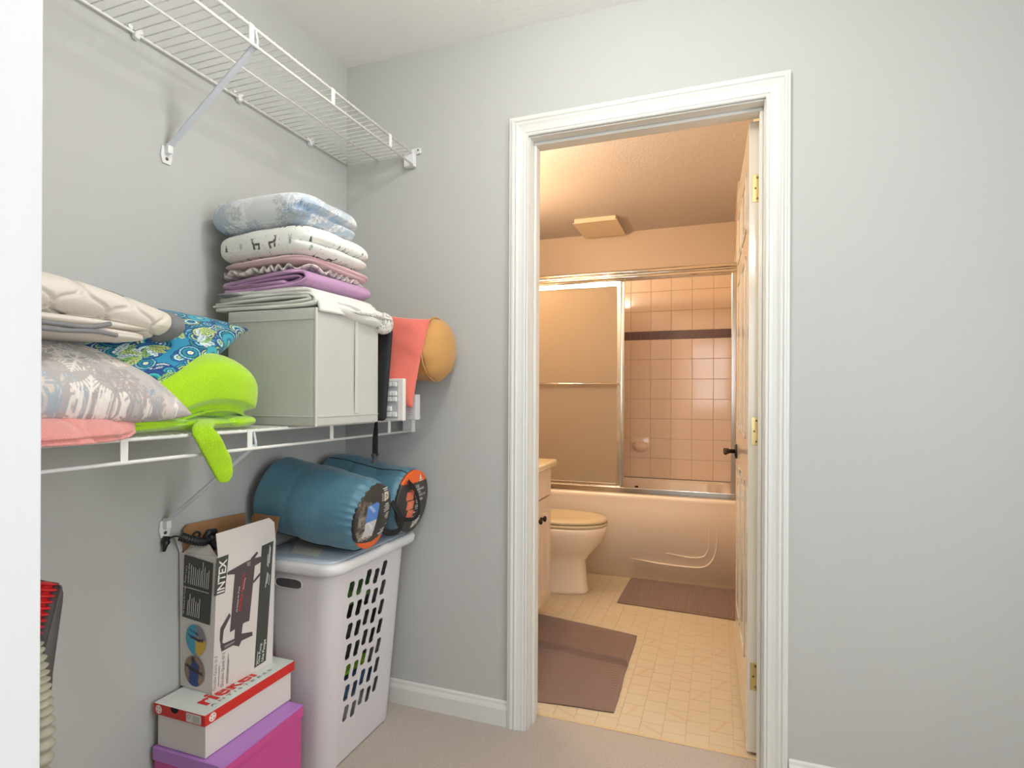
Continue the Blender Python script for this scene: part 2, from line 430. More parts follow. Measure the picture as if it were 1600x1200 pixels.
# door casing with mitred moulded profile
prof = [(0, .002), (.0, .009), (.003, .0115), (.006, .0095), (.009, .0095), (.0115, .0125), (.02, .0125), (.032, .0145), (.04, .018), (.044, .0145), (.0475, .0145), (.051, .019), (.0565, .019), (.06, .0155), (.0655, .0155), (.0655, .0)]
XL, XR, ZT = .7455, 1.4865, 2.030
def casing(y, sgn, name):
    legs = [('side', lambda d: (Vector((XL - d, y, 0)), Vector((XL - d, y, ZT + d)))), ('head', lambda d: (Vector((XL - d, y, ZT + d)), Vector((XR + d, y, ZT + d)))), ('side', lambda d: (Vector((XR + d, y, ZT + d)), Vector((XR + d, y, 0))))]
    root = thing(name, None, None, (XL, y, 0)); root['kind'] = 'structure'
    for nm, f in legs:
        bm = NB(); A = []; B = []
        for d, p in prof:
            a, b = f(d); off = Vector((0, sgn * p, 0)); A.append(bm.verts.new(a + off)); B.append(bm.verts.new(b + off))
        for k in range(len(prof) - 1): bm.faces.new((A[k], A[k + 1], B[k + 1], B[k]))
        bmesh.ops.recalc_face_normals(bm, faces=bm.faces); bput('casing_' + nm, bm, TRIM, root)
    return root
trim2 = casing(0, -1, 'trim_2'); trim2['label'] = 'white moulded casing around the bathroom doorway'
casing(.115, 1, 'trim_3')
# jamb lining + stops
bm = NB()
box(bm, (.7365, .0005, 0), (.7495, .1145, 2.0345)); box(bm, (1.4835, .0005, 0), (1.4945, .1145, 2.0345)); box(bm, (.7495, .0005, 2.026), (1.4835, .1145, 2.0385))
o = bput('trim_4', bm, TRIM); o['kind'] = 'structure'; o['label'] = 'white lining boards inside the doorway'
bm = NB()
box(bm, (.7497, .04, 0), (.760, .075, 2.0155), .002); box(bm, (.7497, .04, 2.0157), (1.4833, .075, 2.0258), .002); box(bm, (1.473, .04, 0), (1.4833, .075, 2.0155), .002)
o = bput('door_stop', bm, TRIM, o)

# ------------------------------------------------------------------ bathroom shell
wallbox('wall_bath_left', [((BX0 - .1, .115, 0), (BX0, BY1, CEZ))], BWALL)
wbr = wallbox('wall_bath_right', [((BX1, .115, 0), (BX1 + .1, 1.74, CEZ)), ((1.456, 1.74, 0), (BX1 + .1, BY1, CEZ))], BWALL)
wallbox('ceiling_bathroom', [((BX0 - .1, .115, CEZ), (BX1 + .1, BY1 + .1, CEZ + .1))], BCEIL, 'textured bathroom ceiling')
wbb = wallbox('wall_bath_back', [((BX0 - .1, BY1, 0), (BX1 + .1, BY1 + .1, CEZ))], BWALL, 'shower wall of square pink-beige tiles with a brown band')
# tiles on the shower wall
PT = .1495
def tile_mesh(w_, h_, t, bev=.0022):
    bm = NB(); box(bm, (-w_ / 2, -t, -h_ / 2), (w_ / 2, 0, h_ / 2), 0)
    top = [f for f in bm.faces if f.normal.y < -.9]
    g = bmesh.ops.inset_region(bm, faces=top, thickness=bev, depth=0)
    for v in top[0].verts: v.co.y -= .0012
    me = bpy.data.meshes.new('tile'); bm.to_mesh(me); bm.free(); return me
TM = {}
def add_tile(x0, x1, z0, z1, parent, m, key, name, face, plane):
    """tile on plane; face 'y' (facing -y) or 'x' (facing -x)"""
    wd, hh = x1 - x0 - .0024, z1 - z0 - .0024
    k = (round(wd, 4), round(hh, 4), m.name)
    if k not in TM: me = tile_mesh(wd, hh, .006); me.materials.append(m); TM[k] = me
    o = bpy.data.objects.new(name, TM[k]); link(o); o.parent = parent
    rx, rz = R.uniform(-.004, .004), R.uniform(-.004, .004)
    if face == 'y': o.location = ((x0 + x1) / 2, plane, (z0 + z1) / 2); o.rotation_euler = (rx, 0, rz)
    else: o.location = (plane, (x0 + x1) / 2, (z0 + z1) / 2); o.rotation_euler = (rx, 0, -PI / 2 + rz)
def rows():
    z = 1.571; out = []
    zz = [1.571 - PT * i for i in range(8)]
    for a, b in zip(zz[1:], zz): out.append((a, b, 0))
    out.append((1.571, 1.635, 1))
    zz = [1.635 + PT * i for i in range(4)]
    for a, b in zip(zz, zz[1:]): out.append((a, b, 0))
    return out
for z0, z1, band in rows():
    x0 = .719 - PT * 5
    if band:
        x = x0
        while x < 1.455:
            a = max(x, BX0 + .001); b = min(x + PT / 2, 1.4545)
            if b - a > .01: add_tile(a, b, z0, z1, wbb, BROWN, 'b', 'accent_tile', 'y', BY1)
            x += PT / 2
        y = 1.80
        while y < 2.55: add_tile(y, min(y + PT / 2, 2.552), z0, z1, wbr, BROWN, 'b', 'accent_tile', 'x', 1.456); y += PT / 2
    else:
        x = x0
        while x < 1.455:
            a = max(x, BX0 + .001); b = min(x + PT, 1.4545)
            if b - a > .01: add_tile(a, b, z0, z1, wbb, TILE, 't', 'tile', 'y', BY1)
            x += PT
        y = 1.80
        while y < 2.55: add_tile(y, min(y + PT, 2.552), z0, z1, wbr, TILE, 't', 'tile', 'x', 1.456); y += PT
bm = NB(); box(bm, (BX0, BY1 - .004, .525), (1.456, BY1, 2.08)); box(bm, (1.452, 1.79, .525), (1.456, BY1 - .004, 2.08)); bput('grout', bm, GROUT, wbb)
# vinyl floor with its printed and embossed squares
fb = wallbox('floor_bathroom', [((BX0 - .1, .108, -.1), (BX1 + .1, BY1 + .1, 0))], VSEAM, 'cream vinyl bathroom floor in small squares')
PV = .0755
def vtile(streak):
    bm = NB(); h = PV / 2 - .0007
    box(bm, (-h, -h, 0), (h, h, .0016)); me = bpy.data.meshes.new('vinyl_square'); bm.to_mesh(me); bm.free(); return me
VST = bpy.data.materials.new('vinyl_streaked'); VST.use_nodes = True
_n = VST.node_tree; _b = _n.nodes['Principled BSDF']; _b.inputs['Roughness'].default_value = .38
_t = _n.nodes.new('ShaderNodeTexCoord'); _m = _n.nodes.new('ShaderNodeMapping'); _m.inputs['Rotation'].default_value = (0, 0, .52)
_w = _n.nodes.new('ShaderNodeTexWave'); _w.bands_direction = 'Y'; _w.inputs['Scale'].default_value = 5.2; _w.inputs['Distortion'].default_value = 3.2; _w.inputs['Detail'].default_value = 3
_r = _n.nodes.new('ShaderNodeValToRGB'); _r.color_ramp.elements[0].color = (*lin((208, 182, 150)), 1); _r.color_ramp.elements[1].color = (*lin((212, 197, 168)), 1)
_r.color_ramp.elements[0].position = .0; _r.color_ramp.elements[1].position = .08
_n.links.new(_t.outputs['Object'], _m.inputs['Vector']); _n.links.new(_m.outputs['Vector'], _w.inputs['Vector']); _n.links.new(_w.outputs['Fac'], _r.inputs['Fac']); _n.links.new(_r.outputs['Color'], _b.inputs['Base Color'])
vm = [vtile(0), vtile(1)]; vm[0].materials.append(VINYL); vm[1].materials.append(VST)
rest = NB()
xs0 = 1.032 - PV * 15
nsq = 0
for i in range(22):
    xa = xs0 + PV * i
    if xa + PV > BX1: break
    off = [0, .035, .012, .05][i % 4]
    for j in range(23):
        ya = .112 + PV * j - off
        if ya + PV < .120 or ya > 1.74: continue
        if ya < .108 or ya + PV > 1.752:
            box(rest, (xa + .0007, max(ya, .108) + .0007, 0), (xa + PV - .0007, min(ya + PV, 1.756) - .0007, .0016)); continue
        st = (2 * i + j) % 4 == 0
        if xa > .5 and not (xa < .98 and .22 < ya < .85):
            o = bpy.data.objects.new('vinyl_square', vm[1 if st else 0]); link(o); o.parent = fb
            o.location = (xa + PV / 2, ya + PV / 2, 0); nsq += 1
            if st and (i // 2 + j) % 2: o.rotation_euler = (0, 0, PI / 2)
        else: box(rest, (xa + .0007, ya + .0007, 0), (xa + PV - .0007, ya + PV - .0007, .0016))
o = bput('vinyl_field', rest, VINYL, fb); o['kind'] = 'stuff'
print('vinyl squares', nsq)
bm = NB(); box(bm, (.7497, .098, 0), (1.4833, .112, .003), .001); o = bput('trim_5', bm, mat('threshold_strip', (214, 190, 150), .4)); o['kind'] = 'structure'

for nm, lb, x, y in (('ceiling_light', 'round ceiling lamp of the closet, just in front of the bathroom doorway', 1.10, -.84), ('ceiling_light', 'round ceiling lamp added as fill light inside the bathroom above the vanity', .30, .50), ('ceiling_light', 'round ceiling lamp of the room behind the camera', 1.7, -2.7)):  # the bathroom fixture is made up to go with the fill light
    t = thing(nm, lb, 'lamp', (x, y, CEZ)); bm = NB(); lathe(bm, [(.075, -.0005), (.075, -.018), (.06, -.024)], (x, y, CEZ), 'Z', 28); bput('base', bm, PLAST, t, True)
    bm = NB(); tube(bm, [(x, y, CEZ - .024), (x, y, CEZ - .06)], .02, 14); bput('socket', bm, PLAST, t, True)
# ================================================================== BATHROOM THINGS
# door leaf, hinged on the right jamb, opened inward
DL = thing('door_1', 'white panelled bathroom door standing open against the right side', 'door', (1.466, .12, 0)); DL['kind'] = 'thing'
HA = math.radians(1.3)
def dl(x, y, z): # local: x thickness (0..-.036), y along leaf
    c, s = math.cos(HA), math.sin(HA); px, py = 1.4835, .118
    return Vector((px + x * c - y * s, py + x * s + y * c, z))
def dbox(bm, a, b, bev=0):
    vs = box(bm, a, b, bev)
    for v in vs: v.co = dl(*v.co)
bm = NB(); dbox(bm, (-.0365, 0, .012), (0, .735, 2.020), .0015); bput('leaf', bm, DOORW, DL)
for (y0, y1, z0, z1) in [(.12, .335, .26, .86), (.40, .615, .26, .86), (.12, .335, 1.0, 1.62), (.40, .615, 1.0, 1.62), (.12, .335, 1.70, 1.90), (.40, .615, 1.70, 1.90)]:
    bm = NB()
    for a, b in [((-.0405, y0, z0), (-.0365, y0 + .014, z1)), ((-.0405, y1 - .014, z0), (-.0365, y1, z1)), ((-.0405, y0, z0), (-.0365, y1, z0 + .014)), ((-.0405, y0, z1 - .014), (-.0365, y1, z1))]: dbox(bm, a, b, .0015)
    dbox(bm, (-.0395, y0 + .04, z0 + .04), (-.0365, y1 - .04, z1 - .04), .0028)
    bput('door_panel', bm, DOORW, DL)
for hz in (1.806, 1.034, .255):
    bm = NB(); dbox(bm, (-.027, -.0022, hz - .044), (-.001, .0, hz + .044), .0009)
    vs = [v for v in bm.verts]; h = bput('hinge', bm, BRASS, DL)
    bm = NB(); tube(bm, [dl(.0045, -.006, hz - .045), dl(.0045, -.006, hz + .045)], .0052, 10); bput('pin', bm, BRASS, h)
    for dz, dx in ((.033, -.012), (0, -.018), (-.033, -.012)):
        bm = NB(); tube(bm, [dl(dx, -.0032, hz + dz), dl(dx, -.002, hz + dz)], .0034, 10); bput('screw', bm, SCREW, h)
k = dl(-.0365, .665, .908); kn = Vector((-math.cos(HA), -math.sin(HA), 0))
bm = NB(); lathe(bm, [(.031, 0), (.031, -.006), (.026, -.009)], k, 'X', 24); ko = bput('rosette', bm, BRONZE, DL, True)
bm = NB(); lathe(bm, [(.009, -.006), (.009, -.03), (.0125, -.034), (.0125, -.052), (.010, -.055)], k, 'X', 20)
tube(bm, [k + Vector((-.045, 0, 0)), k + Vector((-.047, -.03, 0)), k + Vector((-.046, -.1, 0))], [.010, .0085, .0075], 12); bput('door_handle', bm, BRONZE, DL, True)

# bathtub
TB = thing('bathtub', 'white enamelled bathtub with a moulded apron behind the sliding shower doors', 'bathtub', (.7, 2.1, 0))
bm = NB()
x0, x1, y0, y1, zr = BX0 + .002, 1.455, 1.757, BY1 - .008, .525
def rr(xa, xb, ya, yb, r, z, n=6):
    out = []
    for cx_, cy_, a0 in ((xb - r, yb - r, 0), (xa + r, yb - r, PI / 2), (xa + r, ya + r, PI), (xb - r, ya + r, 1.5 * PI)):
        for i in range(n + 1):
            a = a0 + PI / 2 * i / n; out.append(Vector((cx_ + math.cos(a) * r, cy_ + math.sin(a) * r, z)))
    return out
loops = [rr(x0, x1, y0 + .012, y1, .004, .001), rr(x0, x1, y0 + .012, y1, .004, .46), rr(x0, x1, y0 + .004, y1, .006, .495), rr(x0, x1, y0, y1, .008, .512), rr(x0, x1, y0 + .006, y1, .008, zr - .001),
         rr(x0, x1, y0 + .016, y1, .01, zr), rr(x0 + .1, x1 - .08, y0 + .09, y1 - .06, .12, zr), rr(x0 + .115, x1 - .09, y0 + .1, y1 - .07, .12, zr - .02), rr(x0 + .2, x1 - .13, y0 + .14, y1 - .1, .12, .14), rr(x0 + .25, x1 - .2, y0 + .2, y1 - .16, .1, .12)]
V = [[bm.verts.new(p) for p in l] for l in loops]
for A, B in zip(V, V[1:]):
    n = len(A)
    for i in range(n): bm.faces.new((A[i], A[(i + 1) % n], B[(i + 1) % n], B[i]))
bm.faces.new(V[-1]); bm.faces.new(V[0][::-1]); bmesh.ops.recalc_face_normals(bm, faces=bm.faces)
bput('tub_shell', bm, TUBM, TB, True)
ap = lambda px, py: at(px, py, 1, 1.768)
bm = NB(); tube(bm, smooth_pts([ap(985, 872), ap(1040, 882), ap(1090, 887), ap(1107, 882), ap(1117, 866), ap(1121, 835), ap(1122, 800)], 8), [.0005 + .0045 * min(1, i / 8) * min(1, (48 - i) / 24 + .05) for i in range(49)], 10)
tube(bm, smooth_pts([ap(1040, 864), ap(1075, 871), ap(1095, 871), ap(1103, 866), ap(1107, 852), ap(1108, 820)], 8), [.0005 + .0035 * min(1, i / 8) * min(1, (40 - i) / 20 + .05) for i in range(41)], 10)
bput('apron_moulding', bm, TUBM, TB, True)
# soap dish on the tiles
bm = NB(); c = at(1000, 697, 1, BY1 - .008)
box(bm, c + Vector((-.07, -.004, -.03)), c + Vector((.07, .0, .068)), .003)
for i in range(10):
    a = i / 9
lathe(bm, [(.001, -.048), (.028, -.044), (.046, -.03), (.056, -.01), (.058, .0)], c + Vector((0, 0, .0)), 'Y', 28, 1, .75)
o = bput('soap_dish', bm, TILE, None, True, origin=c); setp(o, 'round tiled soap dish on the shower wall below the brown tile band', 'soap dish')

# sliding shower door
SD = thing('shower_door', 'gold and chrome framed sliding shower door with a frosted pane', 'shower door', (.7, 1.80, .527))
bm = NB()
for zc in (1.930, 1.898):
    tube(bm, [(BX0 + .004, 1.783, zc), (1.452, 1.783, zc)], .013, 14)
box(bm, (BX0 + .004, 1.786, 1.882), (1.452, 1.835, 1.945), .003); bput('top_rail', bm, CHROME, SD, True)
bm = NB(); box(bm, (BX0 + .004, 1.785, .527), (1.452, 1.84, .54), .003); box(bm, (BX0 + .004, 1.785, .527), (1.452, 1.792, .562), .002); box(bm, (BX0 + .004, 1.812, .527), (1.452, 1.817, .556), .002); bput('bottom_track', bm, CHROME, SD)
bm = NB(); box(bm, (1.425, 1.786, .562), (1.453, 1.838, 1.884), .003); bput('side_channel', bm, CHROME, SD)
bm = NB(); box(bm, (BX0 + .004, 1.786, .562), (BX0 + .03, 1.838, 1.884), .003); bput('side_channel', bm, CHROME, SD)
FROST = bpy.data.materials.new('frosted_glass'); FROST.use_nodes = True; nt = FROST.node_tree; b = nt.nodes['Principled BSDF']
b.inputs['Base Color'].default_value = (*lin((198, 178, 150)), 1); b.inputs['Roughness'].default_value = .35
tl = nt.nodes.new('ShaderNodeBsdfTranslucent'); tl.inputs[0].default_value = (*lin((210, 186, 152)), 1); mx = nt.nodes.new('ShaderNodeMixShader'); mx.inputs[0].default_value = .4
nt.links.new(b.outputs[0], mx.inputs[1]); nt.links.new(tl.outputs[0], mx.inputs[2]); nt.links.new(mx.outputs[0], nt.nodes['Material Output'].inputs[0])
nn = nt.nodes.new('ShaderNodeTexNoise'); nn.inputs['Scale'].default_value = 300; bp = nt.nodes.new('ShaderNodeBump'); bp.inputs['Distance'].default_value = .0015
tc = nt.nodes.new('ShaderNodeTexCoord'); nt.links.new(tc.outputs['Object'], nn.inputs['Vector']); nt.links.new(nn.outputs['Fac'], bp.inputs['Height']); nt.links.new(bp.outputs['Normal'], b.inputs['Normal'])
def spanel(xa, xb, y, st):
    bm = NB()
    box(bm, (xa, y - .009, .565), (xa + st, y + .009, 1.88), .003); box(bm, (xb - st, y - .009, .565), (xb, y + .009, 1.88), .003)
    box(bm, (xa + st, y - .009, .565), (xb - st, y + .009, .584), .002); box(bm, (xa + st, y - .009, 1.846), (xb - st, y + .009, 1.88), .002)
    f = bput('panel_frame', bm, CHROME, SD)
    bm = NB(); box(bm, (xa + st, y - .003, .584), (xb - st, y + .003, 1.846)); bput('frosted_pane', bm, FROST, f, label='frosted glass pane')
    return f
spanel(-.02, .768, 1.802, .026); spanel(.012, .786, 1.825, .024)
bm = NB(); tube(bm, [(.05, 1.772, 1.223), (.762, 1.772, 1.223)], .0075, 12)
for x in (.055, .757): tube(bm, [(x, 1.772, 1.223), (x, 1.793, 1.223)], .006, 10)
bput('towel_bar', bm, CHROME, SD, True)
bm = NB(); c = Vector((.86, 1.79, .566)); box(bm, c, c + Vector((.02, .01, .012)), .002); bput('guide_clip', bm, BRONZE, SD)

# exhaust fan cover on the ceiling
FN = thing('exhaust_fan', 'square cream exhaust fan cover on the bathroom ceiling', 'fan cover', (.525, 2.31, CEZ))
bm = NB(); box(bm, (.376, 2.125, CEZ - .030), (.672, 2.50, CEZ - .0005), .003); bput('cover', bm, mat('fan_plastic', (240, 226, 200), .45), FN)
bm = NB(); box(bm, (.366, 2.115, CEZ - .036), (.682, 2.51, CEZ - .0302), .002); lathe(bm, [(.006, 0), (.006, -.004)], (.52, 2.31, CEZ - .036), 'Z', 12); bput('grille_plate', bm, mat('fan_plastic'), FN)

# toilet facing +x
TO = thing('toilet', 'cream toilet with closed lid between the vanity and the bathtub', 'toilet', (.35, 1.41, 0))
ty = 1.41
def egg(xa, xb, hw, z, n=40, p=2.2):
    out = []
    for i in range(n):
        a = 2 * PI * i / n; c, s = math.cos(a), math.sin(a)
        L = (xb - xa)
        x = xa + L * .42 + (c * L * .58 if c > 0 else c * L * .42)
        out.append(Vector((x, ty + math.copysign(abs(s) ** (2 / p), s) * hw, z)))
    return out
def loft(bm, loops, capb=True, capt=True):
    V = [[bm.verts.new(p) for p in l] for l in loops]; n = len(V[0])
    for A, B in zip(V, V[1:]):
        for i in range(n): bm.faces.new((A[i], A[(i + 1) % n], B[(i + 1) % n], B[i]))
    if capb: bm.faces.new(V[0][::-1])
    if capt: bm.faces.new(V[-1])
    bmesh.ops.recalc_face_normals(bm, faces=bm.faces)
bm = NB(); loft(bm, [egg(.1, .648, .106, .001, p=3), egg(.1, .650, .108, .02, p=3), egg(.1, .642, .103, .05, p=3), egg(.1, .634, .098, .14, p=3), egg(.12, .632, .098, .19, p=2.8), egg(.16, .66, .12, .225), egg(.2, .70, .15, .27), egg(.22, .735, .172, .315), egg(.23, .752, .182, .36), egg(.235, .757, .184, .385), egg(.24, .752, .18, .395)])
bput('bowl', bm, CERAM, TO, True)
bm = NB(); loft(bm, [egg(.25, .752, .18, .398), egg(.245, .757, .184, .402), egg(.245, .757, .184, .411), egg(.25, .752, .18, .415)]); bput('seat', bm, SEATM, TO, True)
bm = NB(); loft(bm, [egg(.25, .75, .178, .418), egg(.245, .757, .184, .422), egg(.247, .755, .182, .434), egg(.27, .74, .168, .441), egg(.33, .70, .12, .444)]); bput('lid', bm, SEATM, TO, True)
bm = NB(); box(bm, (-.05, ty - .23, .37), (.14, ty + .23, .70), .02, seg=3); tk = bput('tank', bm, CERAM, TO, True)
bm = NB(); box(bm, (-.055, ty - .24, .701), (.15, ty + .24, .735), .01, seg=3); bput('tank_lid', bm, CERAM, tk, True)
bm = NB(); box(bm, (.1, ty - .1, .30), (.26, ty + .1, .395), .02); bput('deck', bm, CERAM, TO, True)

# vanity against the left wall
VA = thing('vanity_cabinet', 'cream vanity cabinet with panelled doors and small dark knobs', 'cabinet', (.24, .6, 0))
vx = .53; vy0, vy1 = .14, 1.03
bm = NB(); box(bm, (BX0 + .002, vy0, .09), (vx - .018, vy1, .775)); box(bm, (BX0 + .002, vy0, .001), (vx - .07, vy1 - .002, .09)); bput('body', bm, CABM, VA)
for i, (ya, yb) in enumerate([(.145, .375), (.38, .59), (.595, .81), (.815, 1.028)]):
    bm = NB(); box(bm, (vx - .018, ya, .63), (vx, yb, .768), .002); d = bput('drawer_front', bm, CABM, VA)
    bm = NB(); box(bm, (vx - .018, ya, .093), (vx - .004, yb, .622), .0015)
    for a, b in [((vx - .006, ya, .093), (vx, ya + .045, .622)), ((vx - .006, yb - .045, .093), (vx, yb, .622)), ((vx - .006, ya + .045, .093), (vx, yb - .045, .145)), ((vx - .006, ya + .045, .57), (vx, yb - .045, .622))]: box(bm, a, b, .002)
    box(bm, (vx - .006, ya + .065, .165), (vx - .001, yb - .065, .55), .0035)
    d = bput('door', bm, CABM, VA)
    ky = yb - .03 if i % 2 == 0 else ya + .03
    bm = NB(); lathe(bm, [(.006, 0), (.005, .012), (.011, .016), (.0145, .021), (.0135, .028), (.006, .031)], (vx, ky, .535), 'X', 18); bput('knob', bm, BRONZE, d, True)
CT = thing('worktop', 'cream vanity worktop with rounded edge above the cabinet', 'worktop', (.24, .6, .776))
bm = NB(); box(bm, (BX0 + .002, .12, .7765), (.562, 1.04, .812), .012, seg=4); bput('slab', bm, mat('cultured_marble', (238, 218, 172), .2, coat=.3), CT, True)
bm = NB(); box(bm, (BX0 + .002, .12, .8125), (BX0 + .022, 1.04, .90), .004); bput('backsplash', bm, mat('cultured_marble'), CT)
# mirror and the lamp bar above
MI = thing('wall_mirror', 'plain mirror above the vanity on the bathroom wall', 'mirror', (BX0, .6, 1.4))
bm = NB(); box(bm, (BX0 + .001, .16, .98), (BX0 + .008, 1.02, 1.78), .002); bput('glass', bm, mat('mirror', (230, 230, 230), .02, 1), MI)
VL = thing('vanity_light', 'bar of warm round bulbs high on the left bathroom wall', 'lamp', (BX0, 1.25, 2.02))
bm = NB(); box(bm, (BX0 + .001, .84, 1.97), (BX0 + .04, 1.66, 2.07), .008); bput('back_plate', bm, BRASS, VL)
for y in (.95, 1.15, 1.35, 1.55):
    bm = NB(); bmesh.ops.create_uvsphere(bm, u_segments=20, v_segments=12, radius=.045); bmesh.ops.translate(bm, vec=(BX0 + .11, y, 2.02), verts=bm.verts)
    bput('bulb', bm, mat('lit_bulb', (255, 216, 168), .4, emit=29), VL, True)
    bm = NB(); tube(bm, [(BX0 + .04, y, 2.02), (BX0 + .068, y, 2.02)], .018, 12); bput('socket', bm, BRASS, VL)
# two brown bath towels on the floor
TWM = mat('brown_terry', (134, 108, 96), .95, sheen=.3, var=.10, noise=120, bump=('noise', 420, .003))
def floor_towel(corners, ribs_along, label, crease=None, seed=1):
    a, b, c, d = [Vector(p) for p in corners]; nu, nv = 240, 240
    u = np.linspace(0, 1, nu); U, V = np.meshgrid(u, u, indexing='ij')
    E = lambda q: np.array(q)[None, None]
    P = E(a) * ((1 - U) * (1 - V))[..., None] + E(b) * (U * (1 - V))[..., None] + E(c) * (U * V)[..., None] + E(d) * ((1 - U) * V)[..., None]
    Q = P.copy(); P[..., 0] += fnoise(Q, 9, seed) * .006 * (np.abs(U - .5) * 2) ** 4; P[..., 1] += fnoise(Q, 9, seed + 3) * .006 * (np.abs(V - .5) * 2) ** 4
    T = V if ribs_along == 'u' else U
    edge = np.minimum.reduce([U, 1 - U, V, 1 - V]); m = np.clip((edge - .03) / .02, 0, 1)
    if ribs_along == 'u': m = m * np.clip((T - .10) / .02, 0, 1) * np.clip((.94 - T) / .02, 0, 1)
    n = fnoise(Q, 14, seed + 5)
    rib = np.abs(np.sin(T * PI * 36 + n * 1.6)) ** .6
    h = .006 + .0042 * rib * m + .003 * np.clip(n, 0, 1)
    if crease: h += .022 * np.exp(-((V - crease + (U - .5) * .05) / .011) ** 2) - .006 * np.exp(-((V - crease + .024 + (U - .5) * .05) / .010) ** 2)
    h *= np.clip(edge / .012, .45, 1)
    P[..., 2] = .0018 + np.maximum(h, .002)
    B = P.copy(); B[..., 2] = .0019
    G = np.concatenate([P, B[::-1]], 0)
    me = grid('towel', G, True); fixn(me)
    o = put('bath_towel', me, TWM, None, True, origin=(float(P[..., 0].mean()), float(P[..., 1].mean()), 0)); setp(o, label, 'towel'); return o
floor_towel([(.475, .150, 0), (1.01, .205, 0), (1.0, .90, 0), (.475, .99, 0)], 'u', 'ribbed brown towel on the vinyl floor in front of the vanity', .56, 2)
floor_towel([(.829, 1.30, 0), (1.47, 1.265, 0), (1.47, 1.745, 0), (.845, 1.75, 0)], 'v', 'ribbed brown towel on the floor along the bathtub', None, 8)

# ================================================================== CLOSET: WIRE SHELVES
def shelf(zs, y0, name, label, brace_z, clips):
    S = thing(name, label, 'shelf', (.15, -.7, zs), 'wire closet shelves')
    y1 = -.006
    for nm, x, z, r in [('back_rod', .010, zs, .0034), ('middle_rod', .150, zs - .0052, .003), ('front_rod', .3005, zs, .0040), ('front_rod', .3035, zs - .043, .0040)]:
        bm = NB(); tube(bm, [(x, y0, z), (x, y1 - .001, z)], r, 10); bput(nm, bm, WIRE, S, True)
    bm = NB(); tube(bm, [(.006, 0, 0), (.14, 0, 0), (.2985, 0, 0), (.3035, 0, -.0005)], .0015, 6)
    me = bpy.data.meshes.new('deck_wire'); bm.to_mesh(me); bm.free(); me.materials.append(WIRE); me.polygons.foreach_set('use_smooth', [True] * len(me.polygons))
    y = y1 - .012
    while y > y0:
        o = bpy.data.objects.new('deck_wire', me); link(o); o.parent = S; o.location = Vector((0, y, zs + .0038)) - S.location; y -= .0254
    k = 0
    while -.183 - .305 * k > y0:
        yc = -.183 - .305 * k + .012; k += 1
        bm = NB(); box(bm, (.3035, yc - .0075, zs - .0455), (.3065, yc + .0075, zs + .003), .001); bput('lip_post', bm, WIRE, S)
    for yc in clips:
        bm = NB(); box(bm, (.001, yc - .007, zs - .012), (.016, yc + .007, zs + .010), .003); tube(bm, [(.001, yc - .014, zs + .010), (.010, yc - .014, zs + .010)], .006, 10); tube(bm, [(.001, yc + .012, zs + .012), (.010, yc + .012, zs + .012)], .006, 10)
        bput('wall_clip', bm, PLAST, S)
    # end bracket on the far wall
    bm = NB(); box(bm, (.268, -.024, zs - .048), (.309, -.0015, zs + .002), .002); e = bput('end_bracket', bm, PLAST, S)
    bm = NB(); box(bm, (.29, -.010, zs + .0), (.330, -.0015, zs + .020), .003); tube(bm, [(.322, -.014, zs + .010), (.322, -.002, zs + .010)], .0075, 14); bput('screw_tab', bm, PLAST, e)
    bm = NB(); tube(bm, [(.322, -.0155, zs + .010), (.322, -.0142, zs + .010)], .0035, 10); bput('screw', bm, SCREW, e)
    # diagonal brace and wall foot
    yb = -.763
    bm = NB(); tube(bm, [(.012, yb, brace_z + .012), (.302, yb, zs - .036)], 1, 12, flat=(.0085, .0032, (0, 0, 1))); tube(bm, [(.302, yb, zs - .044), (.306, yb, zs - .03), (.300, yb, zs - .004)], .003, 6)
    br = bput('brace', bm, BRKT, S)
    bm = NB(); prism(bm, [(.001, yb - .013, brace_z + .014), (.001, yb - .016, brace_z - .012), (.001, yb - .011, brace_z - .030), (.001, yb + .011, brace_z - .030), (.001, yb + .016, brace_z - .012), (.001, yb + .013, brace_z + .014)], (.004, 0, 0))
    box(bm, (.004, yb - .007, brace_z - .006), (.020, yb + .007, brace_z + .02), .002); ft = bput('wall_foot', bm, PLAST, br)
    bm = NB(); tube(bm, [(.005, yb, brace_z - .018), (.0068, yb, brace_z - .018)], .0042, 12); bput('screw', bm, SCREW, br)
    return S
shelf(2.030, -1.53, 'wire_shelf', 'upper white wire shelf near the ceiling, empty', 1.775, [-.217, -.532, -.85, -1.16])
SZ = 1.056
shelf(SZ, -1.53, 'wire_shelf', 'lower white wire shelf carrying the bedding and pillows', .80, [-.217, -.532, -.85, -1.16])
TOP = SZ + .0056

# ------------------------------------------------------------------ fabric storage cube
SCM = mat('grey_fabric', (196, 196, 190), .9, bump=('noise', 500, .0008), var=.03, noise=30)
SCT = mat('fabric_trim', (206, 204, 199), .9, bump=('noise', 500, .0008))
ST = thing('storage_bin', 'pale grey fabric storage cube under the stack of folded bedding', 'storage box', (.25, -.52, TOP))
bx0, bx1, by0, by1, bz0, bz1 = .10, .394, -.655, -.372, TOP + .0006, 1.368
def softbox(a, b, bulge, n=14):
    out = []
    bm = NB(); box(bm, a, b, .004, seg=2); bmesh.ops.subdivide_edges(bm, edges=[e for e in bm.edges if e.calc_length() > .05], cuts=n, use_grid_fill=True)
    c = (Vector(a) + Vector(b)) / 2; h = (Vector(b) - Vector(a)) / 2
    for v in bm.verts:
        d = v.co - c; u = [d[i] / h[i] for i in range(3)]
        v.co.x += bulge * (1 - u[1] ** 2) * (1 - u[2] ** 2) * u[0]; v.co.y += bulge * (1 - u[0] ** 2) * (1 - u[2] ** 2) * u[1]
    return bm
